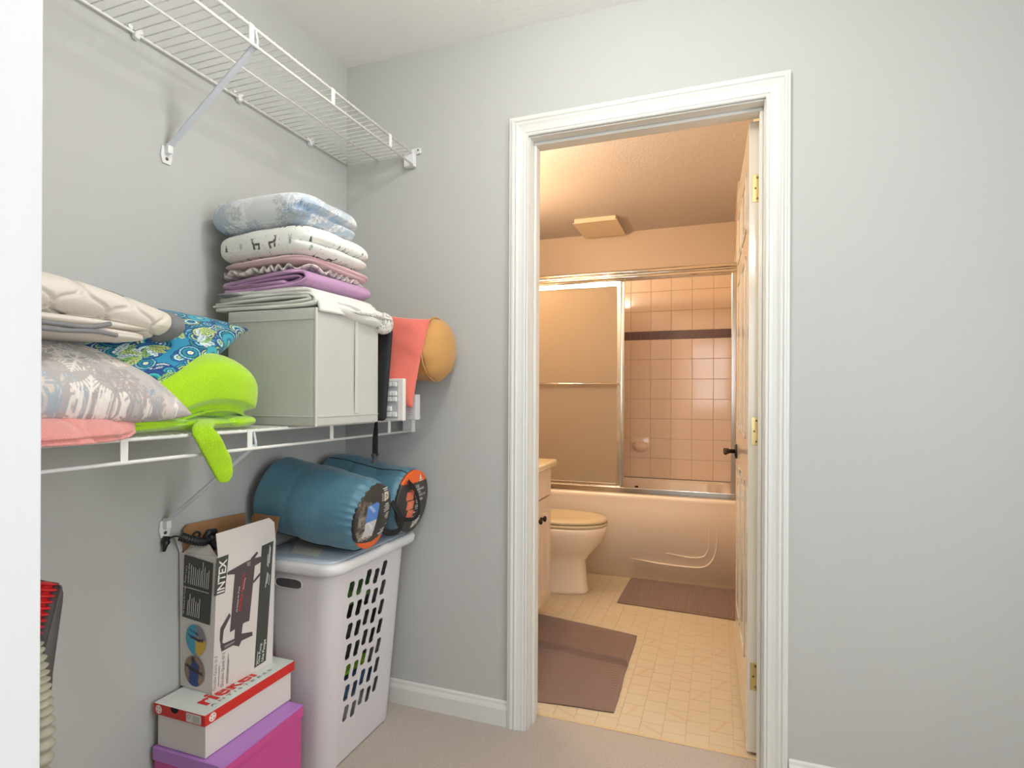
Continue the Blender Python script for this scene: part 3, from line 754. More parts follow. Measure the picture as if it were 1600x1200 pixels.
bput('fabric_body', softbox((bx0, by0, bz0), (bx1, by1, bz1), -.004), SCM, ST, True)
bm = NB()
box(bm, (bx1 - .003, by0 - .0016, bz0), (bx1 + .0022, by0 + .005, bz1 - .001), .001)
bput('corner_piping', bm, SCT, ST)
bm = NB(); box(bm, (bx1 - .0005, by0 + .165, bz0 + .03), (bx1 + .0025, by0 + .178, bz1 - .004), .0008); bput('seam_strip', bm, SCT, ST)
bm = NB(); box(bm, (bx1 - .001, by0 + .003, bz0 + .024), (bx1 + .0018, by1 - .001, bz0 + .026), .0004); box(bm, (bx0 + .002, by0 - .0018, bz0 + .024), (bx1 - .002, by0 + .001, bz0 + .026), .0004); box(bm, (bx0 + .002, by0 - .0018, bz1 - .030), (bx1 - .002, by0 + .001, bz1 - .028), .0004)
o = bput('stitched_hem', bm, SCT, ST)

# ------------------------------------------------------------------ bedding on the cube
QW = mat('white_cotton', (232, 232, 224), .9, bump=('noise', 350, .0012), sheen=.2)
PUR = mat('lilac_terry', (196, 150, 192), .95, bump=('noise', 420, .003), sheen=.4, var=.06, noise=90)
PNK = mat('pink_sheet', (224, 188, 192), .85, bump=('noise', 60, .002), sheen=.2)
VC = mat('printed_cotton', None, .9, vcol=True, bump=('noise', 400, .001), sheen=.1)
def tagged(o, label, cat, group=None): return setp(o, label, cat, group)
# bottom: many-layered white quilt
WQ = thing('folded_quilt', 'white folded quilt with layered edge lying directly on the grey storage cube', 'quilt', (.23, -.5, 1.369), 'folded bedding stacked on the storage cube')
z = 1.3705
drop = lambda P: np.stack([P[..., 0], P[..., 1], P[..., 2] - .012 * np.clip((P[..., 0] - .36) / .04, 0, 1) - .016 * np.clip((.12 - P[..., 0]) / .1, 0, 1) * 0], -1)
layers = [([(.06, z + .004), (.14, z + .0055), (.30, z + .006), (.375, z + .011), (.388, z + .022), (.370, z + .036), (.28, z + .040), (.16, z + .036), (.075, z + .030)], .0085, 21),
          ([(.045, z + .015), (.15, z + .014), (.30, z + .0150), (.366, z + .019), (.372, z + .023), (.360, z + .0275), (.28, z + .030), (.16, z + .026), (.055, z + .021)], .006, 22)]
for pth, t, sd in layers:
    put('layer', strip(pth, t, -.655, -.385, 20, .0018, sd), QW, WQ, True)
put('layer', strip([(.062, z + .0425), (.15, z + .0475), (.28, z + .0505), (.36, z + .047), (.385, z + .030), (.396, z + .010), (.400, z - .008)], .009, -.648, -.39, 20, .0022, 31), QW, WQ, True)
FLO = Canvas(300, .12, (226, 224, 216))
for i in range(70): FLO.leaf(R.random() * .12, R.random() * .12, R.random() * 6.3, .02 + R.random() * .012, .008, R.choice([(126, 130, 126), (160, 162, 156), (98, 102, 98), (196, 196, 188)]), (226, 224, 216))
def droop(P):
    q = P.copy(); t = np.clip((P[..., 1] + .02) / .17, -1, 1); q[..., 2] -= .014 * t + .010 * np.clip(P[..., 0] / .05, -1, 1) ; q[..., 0] += .004 * np.sin(P[..., 1] * 60); return q
put('draped_end', pad(.378, -.465, 1.352, 1.416, .085, .27, 3, 2.2, [(.05, .012, .10, 1, 0)], -.06, .004, 26, 41, 180, 50, shape=droop, canvas=None), QW, WQ, True)
o = put('floral_edge', pad(.402, -.362, 1.328, 1.392, .046, .060, 3, 2.2, [(.1, .01, .15, 1, 0)], -.05, .004, 40, 42, 140, 50, canvas=FLO), VC, WQ, True, label='grey floral border of the quilt')
o = put('floral_edge', pad(.418, -.45, 1.368, 1.378, .016, .20, 3, 2.2, (), -.08, .003, 40, 43, 140, 30, canvas=FLO), VC, WQ, True, label='grey floral border of the quilt')
o = put('grey_corner', pad(.10, -.645, 1.408, 1.420, .08, .05, 3, 2, (), .1, .002, 30, 44, 80, 20), mat('grey_cotton', (140, 138, 144), .9), WQ, True, label='grey corner of the quilt')
# lilac towel
LT = thing('folded_towel', 'lilac terry towel folded in loops between the white quilt and the pink sheet', 'towel', (.23, -.5, 1.43), 'folded bedding stacked on the storage cube')
z = 1.424
put('fold', strip([(.085, z + .000), (.16, z + .0015), (.28, z + .006), (.335, z + .012), (.358, z + .024), (.345, z + .040), (.30, z + .043), (.20, z + .034), (.10, z + .022), (.082, z + .017), (.10, z + .013), (.20, z + .014), (.285, z + .017)], .0085, -.650, -.368, 22, .0014, 51), PUR, LT, True)
put('fold', strip([(.095, z + .0095), (.18, z + .0085), (.27, z + .0120), (.322, z + .019), (.335, z + .026), (.322, z + .0325), (.27, z + .031), (.18, z + .024), (.12, z + .018)], .0055, -.645, -.34, 22, .001, 52), PUR, LT, True)
# pink sheet with plaid ruffle
PL = Canvas(240, .05, (226, 218, 212))
for i in range(2):
    PL.line(0, .012 + .025 * i, .05, .012 + .025 * i, .009, (158, 136, 140), .75); PL.line(.012 + .025 * i, 0, .012 + .025 * i, .05, .009, (140, 138, 134), .6)
PSH = thing('bed_sheet', 'pink sheet with a plaid ruffle between the lilac towel and the animal print duvet', 'sheet', (.22, -.5, 1.48), 'folded bedding stacked on the storage cube')
put('sheet_fold', pad(.215, -.505, 1.474, 1.512, .305, .320, 6, 2.0, [(-.1, .012, .15, 1, 0)], .0, .004, 16, 61, 200, 40, tx=.04, ty=-.03), PNK, PSH, True)
def ruf(P):
    q = P.copy(); a = np.arctan2(P[..., 1], P[..., 0]); q[..., 2] += .0032 * np.sin(a * 27 + 3.2 * np.sin(a * 5)) * np.clip(np.hypot(P[..., 0], P[..., 1]) / .13, 0, 1.2) ** 4; return q
o = put('plaid_ruffle', pad(.205, -.505, 1.462, 1.482, .325, .315, 6, 1.8, [(0, .01, .3, 0, 0)], 0, .003, 30, 62, 420, 36, ty=-.03, tx=.03, canvas=PL, shape=ruf), VC, PSH, True, label='plaid ruffle edging')
# animal print duvet
FR = Canvas(640, .26, (236, 236, 230)); FR.zoom = 1.08
def deer(x, y, s, fl, c=(84, 78, 72), rot=0):
    def T(p): 
        a, b = p[0] * fl * s, p[1] * s; ca, sa = math.cos(rot), math.sin(rot); return (x + a * ca - b * sa, y + a * sa + b * ca)
    FR.poly([T(p) for p in [(-1, -.1), (-.9, .3), (-.3, .22), (.5, .3), (.85, .75), (1.0, .72), (.95, .5), (1.25, .42), (1.2, .3), (.95, .28), (.75, -.1), (.0, -.2), (-.7, -.15)]], c)
    for lx in (-.9, -.7, .45, .68): FR.line(*T((lx, -.05)), *T((lx + .12 * (1 if lx < 0 else -1), -.95)), .0026, c)
    FR.line(*T((.92, .7)), *T((.7, 1.15)), .0020, c); FR.line(*T((1, .7)), *T((1.15, 1.1)), .0020, c); FR.line(*T((.8, .95)), *T((.95, 1.1)), .0012, c)
for i in range(5):
    for j in range(5):
        x, y = (i + .5 * (j % 2)) * .052 + .012, j * .052 + .018; kd = (i * 2 + j * 3) % 5
        if kd in (0, 2): deer(x, y, .0125, 1 if (i + j) % 2 else -1, rot=R.uniform(-.2, .2))
        elif kd == 1:
            for t in range(3): FR.poly([(x - .006 + t * .0012, y - .006 + t * .005), (x + .006 - t * .0012, y - .006 + t * .005), (x, y + .003 + t * .005)], (70, 96, 84))
        elif kd == 3: FR.leaf(x, y - .008, 1.4, .018, .009, (110, 134, 120), (220, 224, 216))
        else:
            FR.line(x, y - .009, x + .001, y + .01, .0012, (90, 94, 92))
            for t in range(5): FR.line(x, y - .006 + t * .0038, x - .005, y - .003 + t * .0038, .001, (90, 94, 92)); FR.line(x, y - .006 + t * .0038, x + .005, y - .003 + t * .0038, .001, (90, 94, 92))
for i in range(160): FR.disc(R.random() * .26, R.random() * .26, .0011, R.choice([(120, 116, 112), (170, 166, 160)]))
AD = put('folded_duvet', pad(.212, -.515, 1.503, 1.590, .335, .292, 6, 3.4, [(-.18, .040, .12, 1, .25), (-.75, .010, .1, 1, 0)], -.03, .0065, 16, 71, 640, 150, tx=.02, ty=-.015, canvas=FR), VC, None, True, origin=(.222, -.495, 1.505))
setp(AD, 'puffy folded white duvet printed with deer and little trees, second from the top', 'duvet', 'folded bedding stacked on the storage cube')
# snowflake duvet on top
SN = snow_canvas(.34, (220, 224, 226), [(148, 176, 200), (168, 190, 208), (124, 156, 186)], [(178, 182, 184), (196, 200, 200), (240, 240, 240)], 13, 60, .06, .035, .0032, 7)
SD2 = put('folded_duvet', pad(.198, -.540, 1.583, 1.679, .345, .262, 5, 3.2, [(-.15, .036, .11, 1, .25)], .0, .0075, 15, 81, 420, 130, tx=.02, ty=-.045, canvas=SN), VC, None, True, origin=(.185, -.515, 1.583))
setp(SD2, 'puffy folded duvet with blue and grey snowflake print on top of the bedding stack', 'duvet', 'folded bedding stacked on the storage cube')

# ------------------------------------------------------------------ behind the cube
SL = mat('black_neoprene', (40, 40, 42), .85, bump=('noise', 400, .001))
bm = NB(); box(bm, (.13, -.340, TOP + .002), (.392, -.318, 1.352), .012, seg=4)
for v in bm.verts: v.co.y += -.0 + .02 * ((v.co.z - 1.06) / .3); v.co.x += .012 * (v.co.z - 1.06) / .3
o = bput('laptop_sleeve', bm, SL, None, True, origin=(.26, -.33, TOP)); tagged(o, 'black padded sleeve standing on edge beside the storage cube', 'sleeve')
CORAL = mat('coral_velvet', (236, 122, 106), .8, sheen=.7, var=.08, noise=9, bump=('noise', 240, .002))
CP = pillow((.328, -.232, 1.264), (.128, .010, -.020), (-.034, .004, -.143), (.06, -1, .02), .062, 90, amp=.011, seed=91, pinch=.05)
o = put('throw_pillow', CP, CORAL, None, True, origin=(.29, -.2, TOP)); tagged(o, 'coral pink velvet pillow standing between the black sleeve and the mustard bolster', 'pillow')
# bolster
MUS = mat('mustard_canvas', (202, 152, 88), .85, bump=('noise', 300, .0015), sheen=.2)
BO = thing('bolster_pillow', 'mustard yellow bolster pillow with piped round end, against the back wall', 'bolster', (.26, -.11, 1.22))
cB = Vector((.12, -.118, 1.310)); dB = Vector((.362, 0, -.012)); rB = .106
def bolster(pts_t, rad, name, parent, m, wr=.003, seed=5, nu=120, capv=True):
    P = np.zeros((nu, len(pts_t), 3)); A = np.linspace(0, 2 * PI, nu, endpoint=False)
    for j, (t, rr_) in enumerate(zip(pts_t, rad)):
        c = cB + dB * t
        for i, a in enumerate(A):
            k = 1 + .02 * math.cos(a * 9 + 1) * (1 if t > .8 else .0)
            P[i, j] = (c.x, c.y + math.cos(a) * rr_ * k, c.z + math.sin(a) * rr_ * k)
    P[..., 0] += 0; N = fnoise(P, 22, seed) * wr
    cc = np.array(cB); d = P - cc; d[..., 0] = 0; P += d / (np.linalg.norm(d, axis=-1, keepdims=True) + 1e-6) * N[..., None]
    return put(name, grid(name, P, True, None, capv), m, parent, True)
ts = list(np.linspace(0, .93, 24)); bolster(ts, [rB * (.86 + .14 * min(1, t * 6)) for t in ts], 'body', BO, MUS)
ts2 = [.93, .955, .985, 1.02, 1.05, 1.07, 1.08, 1.082]; bolster(ts2, [rB * k for k in (1, .985, .93, .82, .62, .36, .14, .01)], 'end_cap', BO, MUS, .0045, 9)
bm = NB(); c = cB + dB * .93; tube(bm, [c + Vector((.0, math.cos(a) * (rB + .0015), math.sin(a) * (rB + .0015))) for a in np.linspace(0, 2 * PI, 48, endpoint=False)], .0028, 8, closed=True); bput('piping', bm, MUS, BO, True)
# keyboard on edge and a slim pale box behind it
KB = thing('keyboard', 'white computer keyboard standing on its long edge between the black sleeve and the coral pillow', 'keyboard', (.22, -.276, TOP))
bm = NB(); box(bm, (.004, -.288, TOP + .001), (.430, -.271, 1.196), .003); bput('case', bm, mat('ivory_plastic', (234, 230, 222), .45), KB)
bm = NB(); box(bm, (.012, -.2886, TOP + .008), (.412, -.2879, 1.188)); bput('key_well', bm, mat('key_grey', (186, 186, 188), .6), KB)
KEY = mat('key_white', (236, 236, 232), .45)
bm = NB(); box(bm, (-.0082, -.006, -.0075), (.0082, 0, .0075), .0018); km = bpy.data.meshes.new('key'); bm.to_mesh(km); bm.free(); km.materials.append(KEY)
for zi, zz in enumerate((1.083, 1.101, 1.131, 1.149, 1.178)):
    for k in range(20):
        if zi == 1 and k < 3 and k != 1: continue
        o = bpy.data.objects.new('key', km); link(o); o.parent = KB; o.location = Vector((.400 - k * .0188 - (.01 if k > 2 else 0), -.2884, zz)) - KB.location
bm = NB(); box(bm, (.20, -.196, TOP + .0005), (.421, -.165, 1.146), .002); o = bput('media_case', bm, mat('pale_box', (206, 206, 208), .5), None, origin=(.34, -.18, TOP)); tagged(o, 'slim pale grey box standing at the far end of the lower shelf', 'box')
bm = NB()
for k in range(7): box(bm, (.395, -.1966, 1.078 + k * .008), (.414 - (k % 3) * .004, -.1962, 1.080 + k * .008))
bp_ = bput('fine_print', bm, mat('rose_print', (190, 140, 150), .6), o); bp_['kind'] = 'stuff'
# strap with buckle hanging from the shelf
SB = thing('webbing_strap', 'black webbing strap with plastic buckle hanging from the lower shelf', 'strap', (.35, -.31, 1.06))
s0 = at(588, 657, 0, .345); s1 = at(586, 712, 0, .345)
bm = NB(); tube(bm, [Vector((.315, s0.y + .012, TOP + .001)), Vector((.335, s0.y + .006, TOP + .002)), s0 + Vector((0, 0, .0)), (s0 + s1) / 2 + Vector((0, -.002, 0)), s1], [.25, .3, .5, .95, 1], 10, flat=(.0125, .0016, (1, 0, 0))); bput('webbing', bm, SL, SB)
bm = NB(); tube(bm, [s1 + Vector((0, 0, .006)), s1 + Vector((0, 0, .001)), s1 + Vector((0, 0, -.010)), s1 + Vector((0, 0, -.015)), s1 + Vector((0, 0, -.022))], [1.4, 1.2, .85, .95, 1.45], 12, flat=(.0125, .005, (1, 0, 0))); bput('buckle', bm, mat('buckle_plastic', (66, 70, 74), .4), SB)

# ------------------------------------------------------------------ left part of the shelf
PINK = mat('salmon_plush', (232, 156, 148), .95, sheen=.6, bump=('noise', 380, .004), var=.06, noise=60)
def quiltz(P):
    q = P.copy(); s = .085; u = (P[..., 1] / s); v = (P[..., 0] / s)
    d = np.abs(np.sin(PI * (u + v))) * np.abs(np.sin(PI * (u - v))); q[..., 2] += np.where(P[..., 2] > 0, .009 * (d ** .35 - .6), 0) ; return q
def q_world(P):
    s = .09; u = P[..., 1] / s; v = P[..., 2] / s * 1.2 + P[..., 0] / s
    d = (np.abs(np.sin(PI * (u + v) / 1.0)) * np.abs(np.sin(PI * (u - v)))) ** .4
    q = P.copy(); r = np.hypot(P[..., 0], P[..., 1]) + 1e-6; k = (d - .7) * .010
    q[..., 0] += P[..., 0] / r * k; q[..., 1] += P[..., 1] / r * k * .5; return q
def sagp(P):
    q = q_world(P); q[..., 2] -= .035 * np.clip((P[..., 0] - .10) / .08, 0, 1) ** 1.4; q[..., 0] += .012 * np.clip((P[..., 0] - .1) / .08, 0, 1); return q
def shear(P):
    q = sagp(P); q[..., 0] -= .02 * np.clip((P[..., 1] - .02) / .12, 0, 1); q[..., 2] += .0; return q
o = put('folded_blanket', pad(.185, -1.228, TOP + .001, 1.118, .33, .36, 5, 2.4, [(0, .006, .1, 1, 0)], 0, .003, 20, 101, 260, 60, shape=shear), PINK, None, True, origin=(.19, -1.23, TOP)); tagged(o, 'salmon pink quilted plush blanket at the bottom of the left pile', 'blanket')
# lime green fleece
LIME = mat('lime_fleece', (176, 226, 30), .95, sheen=.6, bump=('noise', 330, .0045), var=.05, noise=110)
LF = thing('fleece_blanket', 'bright lime green fleece bundled on the lower shelf with one corner hanging down', 'blanket', (.2, -.9, TOP))
def lsh(P):
    q = P.copy(); q[..., 2] += .018 * np.sin(P[..., 1] * 18 + 1.1) * (P[..., 2] > 0); return q
put('bundle', pad(.172, -.868, TOP + .002, 1.222, .300, .310, 3.6, 3.0, [(-.58, .016, .10, 1, .2), (-.82, .014, .06, .8, .5)], -.1, .011, 15, 111, 260, 80, shape=lsh), LIME, LF, True)
put('bundle_fold', pad(.20, -1.0, TOP + .002, 1.100, .22, .20, 3, 2, [(0, .01, .2, 1, 0)], .1, .006, 16, 112, 120, 30), LIME, LF, True)
put('bundle_fold', pad(.222, -.795, TOP + .001, 1.095, .15, .13, 3, 2, (), .3, .007, 20, 113, 120, 30), LIME, LF, True)
put('bundle_fold', pad(.248, -.86, TOP + .002, 1.092, .10, .25, 3, 2, (), -.15, .006, 22, 115, 120, 30), LIME, LF, True)
hp = [Vector((.262, -.905, TOP + .014)), Vector((.300, -.90, TOP + .020)), at(316, 672, 0, .326), at(326, 688, 0, .334), at(335, 705, 0, .334), at(345, 725, 0, .334), at(349, 742, 0, .334), at(348, 754, 0, .334)]
P = smooth_pts(hp, 8); n = len(P); rad = [(.62 + .48 * min(1, i / 24)) if i < n - 22 else 1.1 * max(.10, math.sqrt(max(0, 1 - ((i - n + 23) / 22.5) ** 2))) for i in range(n)]
bm = NB(); tube(bm, P, rad, 20, flat=(.021, .0085, (0, 0, 1))); 
for v in bm.verts: v.co += Vector((1, 0, 0)) * .0006 * math.sin(v.co.z * 170) 
bput('hanging_corner', bm, LIME, LF, True)
# paisley pillow
PC = Canvas(520, .36, (40, 140, 176))
pal = [(34, 120, 170), (64, 184, 196), (140, 212, 216), (196, 216, 110), (36, 150, 130), (230, 238, 226), (30, 84, 150)]
NV = (26, 60, 120)
def scal(x, y, r, k):
    cs = [NV, pal[k % 7], NV, pal[(k + 2) % 7], pal[(k + 5) % 7], NV, pal[(k + 3) % 7], pal[(k + 1) % 7]]
    for i, c in enumerate(cs): PC.disc(x, y, r * (1 - i * .125), c)
    n = 14
    for i in range(n):
        a = i * 2 * PI / n; PC.line(x + math.cos(a) * r * .80, y + math.sin(a) * r * .80, x + math.cos(a) * r * .64, y + math.sin(a) * r * .64, .0011, NV)
for i in range(230): scal(R.random() * .36, R.random() * .36, .015 + R.random() * .012, R.randrange(7))
for i in range(9):
    x, y = R.random() * .36, R.random() * .36; scal(x, y, .030, R.randrange(7))
for i in range(16):
    x, y = R.random() * .36, R.random() * .36; a0 = R.random() * 6.3
    for k in range(4): PC.leaf(x, y, a0 + (k - 1.5) * .45, .042, .016, R.choice([(196, 216, 110), (214, 232, 228), (150, 196, 90)]), NV)
for i in range(10):
    x, y = R.random() * .36, R.random() * .36
    for rr_, c in ((.026, NV), (.0245, (60, 170, 190))):
        for k in range(8): a = k * PI / 4; PC.disc(x + math.cos(a) * rr_ * .6, y + math.sin(a) * rr_ * .6, rr_ * .42, c)
    PC.disc(x, y, .012, (36, 110, 170)); PC.disc(x, y, .008, (120, 200, 190)); PC.disc(x, y, .004, (210, 224, 120))
k0 = at(389, 515, 0, .20)
e1 = Vector((-.082, -.130, .016)); e2 = Vector((.046, -.140, -.085))
cc = k0 + e1 + e2 + Vector((-.0, -.0, 0))
PVC = mat('printed_velvet', None, .8, vcol=True, sheen=.25, bump=('noise', 260, .001))
o = put('throw_pillow', pillow(cc, -e1 * 1.0, -e2, (.55, -.22, .62), .12, 230, PC, .05, seed=121, amp=.003), PVC, None, True, origin=(.15, -.9, 1.2)); tagged(o, 'turquoise paisley print pillow leaning above the lime green fleece', 'pillow')
# snowflake pillow
SP = snow_canvas(.40, (216, 206, 196), [(150, 168, 182), (166, 180, 190)], [(188, 180, 176), (198, 190, 185), (240, 234, 226), (176, 168, 166)], 40, 90, .045, .045, .0046, 16)
k1 = at(300, 657, 0, .335)
f1 = Vector((.003, -.24, .018)); f2 = Vector((-.135, .030, .045))
o = put('bed_pillow', pillow(k1 + f1 + f2 + Vector((0, 0, .012)), -f1, -f2, (.24, .06, .8), .150, 320, SP, .06, seed=131, amp=.005), VC, None, True, origin=(.2, -1.2, 1.15)); tagged(o, 'plump pillow with grey and blue snowflake print under the cream quilt', 'pillow')
# cream quilt with grey binding
CQM = mat('cream_quilt', (222, 214, 202), .9, bump=('noise', 320, .0012), sheen=.15)
GB = mat('grey_binding', (128, 128, 130), .75, bump=('noise', 300, .001))
CQ = thing('folded_quilt', 'cream diamond stitched quilt with grey binding rolled on top of the left pile', 'quilt', (.17, -1.15, 1.25))
def qs(P):
    q = P.copy(); s = .047; u = P[..., 1] / s; v = P[..., 2] / .050 + P[..., 0] / .09
    a = (u + v) / 2; b_ = (u - v) / 2
    da = np.abs(a + .08 * np.sin(2 * PI * b_) - np.round(a + .08 * np.sin(2 * PI * b_))); db = np.abs(b_ + .08 * np.sin(2 * PI * a) - np.round(b_ + .08 * np.sin(2 * PI * a)))
    d = np.minimum(da, db); g = np.exp(-(d / .05) ** 2) * .0065
    r = np.sqrt((P[..., 0]) ** 2 + (P[..., 2] * 2) ** 2) + 1e-6
    q[..., 0] -= P[..., 0] / r * g; q[..., 2] -= P[..., 2] / r * g * 2; return q
def quiltshape(P):
    c = np.array([0, 0, (1.272 + 1.362) / 2]); Q = P.copy(); Q[..., 2] -= c[2]; Q = qs(Q); Q[..., 2] += c[2]
    t = np.clip((P[..., 1] + .05) / .2, 0, 1); Q[..., 2] -= .024 * t ** 1.5; return Q
put('top_roll', pad(.175, -1.165, 1.272, 1.362, .275, .485, 3.4, 2.3, (), .03, .0035, 16, 141, 520, 200, shape=quiltshape), CQM, CQ, True)
put('lower_fold', pad(.195, -1.20, 1.242, 1.270, .25, .37, 4, 2.2, [(0, .006, .2, 1, 0)], .05, .003, 18, 142, 240, 50), CQM, CQ, True)
put('lower_fold', pad(.20, -1.16, 1.262, 1.284, .215, .34, 4, 2.2, (), .05, .003, 18, 143, 240, 50), CQM, CQ, True)
for pts, r_ in [([at(62, 502, 0, .335), at(100, 507, 0, .332), at(140, 511, 0, .326), at(172, 506, 0, .318)], .0045), ([at(62, 512, 0, .335), at(100, 516, 0, .333), at(150, 518, 0, .327), at(182, 524, 0, .320)], .0042)]:
    bm = NB(); tube(bm, smooth_pts(pts, 8), r_, 10); bput('binding', bm, GB, CQ, True)
bm = NB()
loopb = []
for a in np.linspace(0, 2 * PI, 44, endpoint=False):
    ca, sa = math.cos(a), math.sin(a); loopb.append(Vector((.178 + .112 * math.copysign(abs(ca) ** .8, ca), -.945 + .022 * (1 - abs(ca)) + .004, 1.306 + .041 * math.copysign(abs(sa) ** .8, sa))))
tube(bm, loopb, 1, 10, closed=True, flat=(.0045, .010, (0, 1, 0))); 
put('binding', pad(.178, -.962, 1.250, 1.328, .235, .060, 3, 2.2, (), .03, .002, 16, 145, 120, 40), GB, CQ, True); bm.free()
pb = at(172, 458, 0, .115)
put('binding', pad(.115, pb.y, pb.z - .060, pb.z + .004, .030, .115, 4, 2.4, (), 0, .002, 20, 147, 90, 24, ty=-.16), GB, CQ, True)

# ================================================================== UNDER THE SHELF
# ------------------------------------------------------------------ laundry hamper
HA_ = thing('laundry_hamper', 'white plastic laundry hamper with wavy holes standing in the corner', 'hamper', (.17, -.25, 0))
HZ = .618
def hbound(z):
    t = z / HZ; return (.075 - .05 * t, .262 + .046 * t, -.445 - .03 * t, -.075 + .028 * t)
def hp_(xn, y_, z, ins=0):
    """point on the +x face"""
    a, b, c, d = hbound(z); return Vector((b - ins, y_, z))
CR = .055
# face with holes: flat curve filled with cut-outs
cu = bpy.data.curves.new('holes', 'CURVE'); cu.dimensions = '2D'; cu.fill_mode = 'BOTH'; cu.extrude = .0012; cu.resolution_u = 6
def spl(pts):
    s = cu.splines.new('POLY'); s.points.add(len(pts) - 1); s.use_cyclic_u = True
    for p, q in zip(s.points, pts): p.co = (q[0], q[1], 0, 1)
FY0, FY1 = -.445 + CR, -.047 - CR
spl([(FY0, .0), (FY1, .0), (FY1, .61), (FY0, .61)] if False else [(FY0, .004)] + [(FY0 + (FY1 - FY0) * i / 6, .004) for i in range(1, 7)] + [(FY1, HZ * i / 12) for i in range(1, 13)] + [(FY0 + (FY1 - FY0) * i / 6, HZ) for i in range(5, -1, -1)] + [(FY0, HZ * i / 12) for i in range(11, 0, -1)])
for c_ in range(5):
    for r_ in range(7):
        yc = -.352 + c_ * .0415; zc = .552 - r_ * .0655 + [-.006, -.012, .006, -.004, .010][c_]
        if zc < .12: continue
        w2, h2 = .0135, .0240; pts = []
        for i in range(22):
            a = 2 * PI * i / 22; x = math.copysign(abs(math.cos(a)) ** .45, math.cos(a)) * w2; z = math.copysign(abs(math.sin(a)) ** .55, math.sin(a)) * h2
            pts.append((yc + x + .0042 * math.sin(z / h2 * 2.6), zc + z))
        spl(pts)
to = bpy.data.objects.new('t', cu); link(to); bpy.context.view_layer.update()
me = bpy.data.meshes.new_from_object(to.evaluated_get(bpy.context.evaluated_depsgraph_get())); bpy.data.objects.remove(to)
for v in me.vertices:
    y_, z_, t_ = v.co; a, b, c, d = hbound(z_); f = (y_ - FY0) / (FY1 - FY0)
    yy = (c + CR) + f * ((d - CR) - (c + CR)); v.co = Vector((b + t_ - .0012, yy, z_))
put('holed_panel', me, HAMP, HA_)
# remaining walls
bm = NB(); zs_ = [.001, .1, .2, .3, .4, .5, .6, HZ]
def houtline(z, ins):
    a, b, c, d = hbound(z); a += ins; b -= ins; c += ins; d -= ins; out = []
    for cx_, cy_, a0 in ((b - CR + 0, d - CR, 0), (a + CR, d - CR, PI / 2), (a + CR, c + CR, PI), (b - CR, c + CR, 1.5 * PI)):
        for i in range(9):
            an = a0 + PI / 2 * i / 8; r = CR; out.append(Vector((cx_ + math.cos(an) * r, cy_ + math.sin(an) * r, z)))
    return out
O = [[bm.verts.new(p) for p in houtline(z, 0)] for z in zs_]; I = [[bm.verts.new(p) for p in houtline(z, .0024)] for z in zs_]
n = len(O[0])
for A, B in zip(O, O[1:]):
    for i in range(n - 1): bm.faces.new((A[i], A[i + 1], B[i + 1], B[i]))
for A, B in zip(I, I[1:]):
    for i in range(n - 1): bm.faces.new((A[i + 1], A[i], B[i], B[i + 1]))
bm.faces.new(I[0]); 
bput('body', bm, HAMP, HA_, True)
def lofth(zz, fl, m, nm, par, close=True):
    bm = NB(); V = []
    for z, g in zz:
        a, b, c, d = hbound(HZ); a -= g[0]; b += g[1]; c -= g[2]; d += g[3]; out = []
        for cx_, cy_, a0 in ((b - CR, d - CR * .8, 0), (a + CR, d - CR * .8, PI / 2), (a + CR, c + CR, PI), (b - CR, c + CR, 1.5 * PI)):
            for i in range(9):
                an = a0 + PI / 2 * i / 8; out.append(bm.verts.new((cx_ + math.cos(an) * CR, cy_ + math.sin(an) * CR * (.8 if a0 < 3 else 1), z)))
        V.append(out)
    for A, B in zip(V, V[1:]):
        for i in range(len(A)): bm.faces.new((A[i], A[(i + 1) % len(A)], B[(i + 1) % len(A)], B[i]))
    if close: bm.faces.new(V[-1])
    bmesh.ops.recalc_face_normals(bm, faces=bm.faces)
    return bput(nm, bm, m, par, True)
g0 = (.0, .0, .0, .0); g1 = (.012, .026, .026, .030)
rim = lofth([(HZ + .0, g0), (HZ - .004, (.006, .012, .012, .012)), (HZ - .002, (.010, .020, .020, .024)), (HZ + .006, g1), (HZ + .022, (.012, .028, .028, .032)), (HZ + .032, (.010, .024, .024, .028)), (HZ + .034, (.004, .014, .014, .018)), (HZ + .030, (-.002, .004, .004, .010))], 0, PLAST, 'rim', HA_, False)
lid = lofth([(HZ + .020, (-.003, .003, .003, .009)), (HZ + .031, (-.003, .003, .003, .009)), (HZ + .034, (-.008, -.002, -.002, .004)), (HZ + .0345, (-.03, -.02, -.02, -.02)), (HZ + .037, (-.045, -.035, -.035, -.035))], 0, LIDM, 'lid', HA_)
# hand hole on the near side: flat dark plate coloured as its inner shade, with a lip
a, b, c, d = hbound(.575)
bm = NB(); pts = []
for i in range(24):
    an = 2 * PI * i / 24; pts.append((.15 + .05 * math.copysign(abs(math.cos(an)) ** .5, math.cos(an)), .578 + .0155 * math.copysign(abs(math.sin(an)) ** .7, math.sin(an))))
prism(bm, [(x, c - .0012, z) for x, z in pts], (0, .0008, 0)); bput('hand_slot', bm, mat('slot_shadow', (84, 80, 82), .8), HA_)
bm = NB(); tube(bm, [(x, c - .0015, z) for x, z in pts], .0022, 8, closed=True); bput('slot_lip', bm, HAMP, HA_, True)
